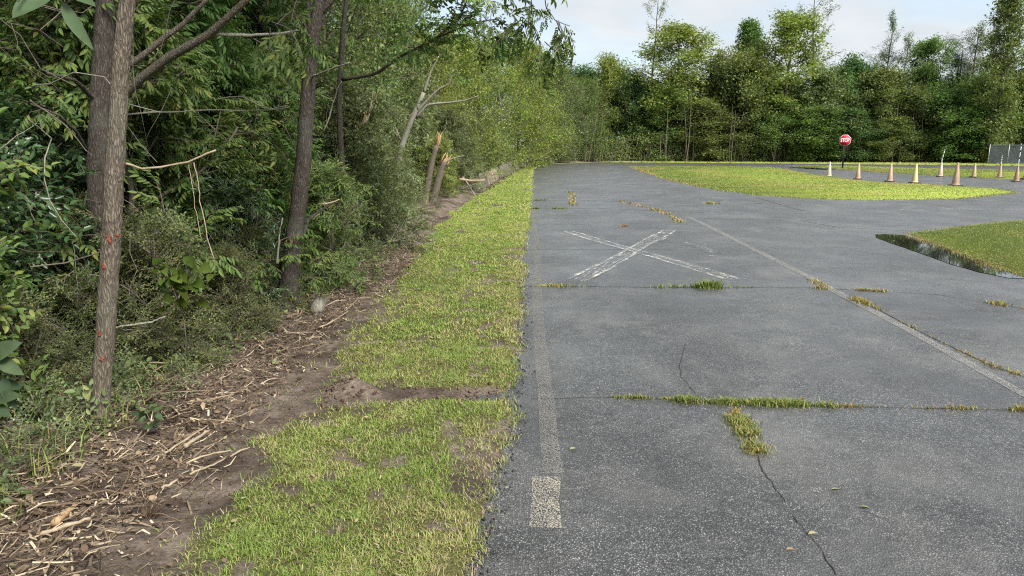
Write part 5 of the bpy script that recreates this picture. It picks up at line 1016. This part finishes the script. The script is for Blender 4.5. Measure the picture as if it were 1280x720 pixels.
# sparse grass sprigs on the bare soil track
n = 700; y = 2.2 + 4.5 * rng.random(n); x = GL0(y) - .35 * rng.random(n); k_ = fbm(x * 8, y * 8, 91, 3) > .56; x, y = x[k_], y[k_]; n = len(x); G = Geo(); blades(G, x, y, HT(x, y), .012 + .03 * rng.random(n), .003 + .002 * rng.random(n), np.clip(rng.normal(.5, .25, n), 0, 1), rng, 1.6)
tag(G.obj('soil_sprigs', M['grass']), 'sparse yellow-green sprigs on the bare soil beside the turf', 'grass', kind='stuff')
# low weeds and creepers that run out of the shrubs over the litter
G = Geo(); n = 1100; y = 2.5 + 8.5 * rng.random(n) ** 1.3; x = FE(y) - .05 - np.abs(rng.normal(0, .55, n)) - .25 * sstep(4.2, 3.0, y); P_ = np.c_[x, y, HT(x, y) + .02 + .22 * rng.random(n) ** 2 * np.clip(FE(y) - x, .1, 1)]; D_g = rng.normal(0, 1, P_.shape); D_g[:, 2] = np.abs(D_g[:, 2]) * .8
scatter(G, small_t + [broad_t[0]], P_, D_g, rng, .35, .8)
tag(G.obj('ground_creepers', [M['leaf_grey'], M['twig']]), 'low green weeds and creepers running out of the shrubs over the litter', 'weeds', kind='stuff')
# pale straw bits blown over the turf
G = Geo(); n = 420; y = 2.1 + 9 * rng.random(n) ** 1.5; x = EDGE(y) - 1.3 * rng.random(n)
for a_, b_ in zip(x, y):
    L = .015 + .045 * rng.random() ** 2; an = rng.random() * 6.28; d = np.array((math.cos(an), math.sin(an), rng.normal(0, .2))) * L; s_ = np.array((-math.sin(an), math.cos(an), 0)) * (.001 + .002 * rng.random()); p = np.array((a_, b_, float(HT(a_, b_)) + .012 + .008 * rng.random())); G.add([p - s_, p + s_, p + d + s_ * .6, p + d - s_ * .6], [[0, 1, 2, 3]], 0, .5 + .5 * rng.random())
tag(G.obj('turf_straw', M['litter']), 'small pale straw bits lying on the turf', 'litter', kind='stuff')
# crumbs of asphalt at the ragged pavement edge
G = Geo(); n = 900; y = 1.9 + 7 * rng.random(n) ** 1.5; x = EDGE(y) + rng.normal(.01, .035, n)
for a_, b_ in zip(x, y): s_ = .004 + .009 * rng.random() ** 2; G.box((a_, b_, max(.0, float(HT(a_, b_)) if a_ < EDGE(b_) else 0) + s_ * .3), (s_, s_ * .8, s_ * .7), 0, rng.random(), rotm(rng.random() * 6.28, rng.normal(0, .5), rng.normal(0, .5)))
M['crumb'] = rampmat('crumb', [(0, (.02, .02, .02)), (.7, (.07, .068, .066)), (1, (.2, .19, .18))]); tag(G.obj('edge_gravel', M['crumb']), 'dark asphalt crumbs along the ragged pavement edge', 'gravel', kind='stuff')
# fallen leaves lying singly on the pavement
for i, (px, py, L, an, v, lb) in enumerate([(712, 562, .045, .5, .98, 'small yellow-green leaf on the asphalt beside the edge line'), (860, 502, .07, .1, .75, 'tan leaf at the near crack just before the green weeds'), (747, 486, .035, 1.2, .7, 'small brown leaf on the asphalt above the near crack'), (998, 499, .06, .2, .35, 'brown leaf caught in the green weeds of the near crack'), (1088, 636, .05, 2.6, .98, 'pale greenish leaf on the asphalt in the lower lane'), (1010, 668, .05, .3, .9, 'whitish leaf lying over the long crack near the viewer'), (1050, 612, .045, 3.0, .95, 'pale green leaf right of the dirt smear'), (982, 687, .04, .1, .7, 'tan leaf low in the frame beside the long crack'), (632, 611, .03, 1.0, .99, 'yellow leaf on the dark asphalt at the turf edge'), (1172, 355, .05, .4, .6, 'tiny brown leaf far out in the lane before the puddle')]):
    lf = leaf_hex(L, L * .38, .3, .15); G = Geo(); g = gnd(px, py, .008); G.add(lf[0] @ rotm(an, -.08, .15).T, lf[1], 0, v); o = G.obj('fallen_leaf', M['deadleaf']); o.location = g; tag(o, lb, 'leaf')
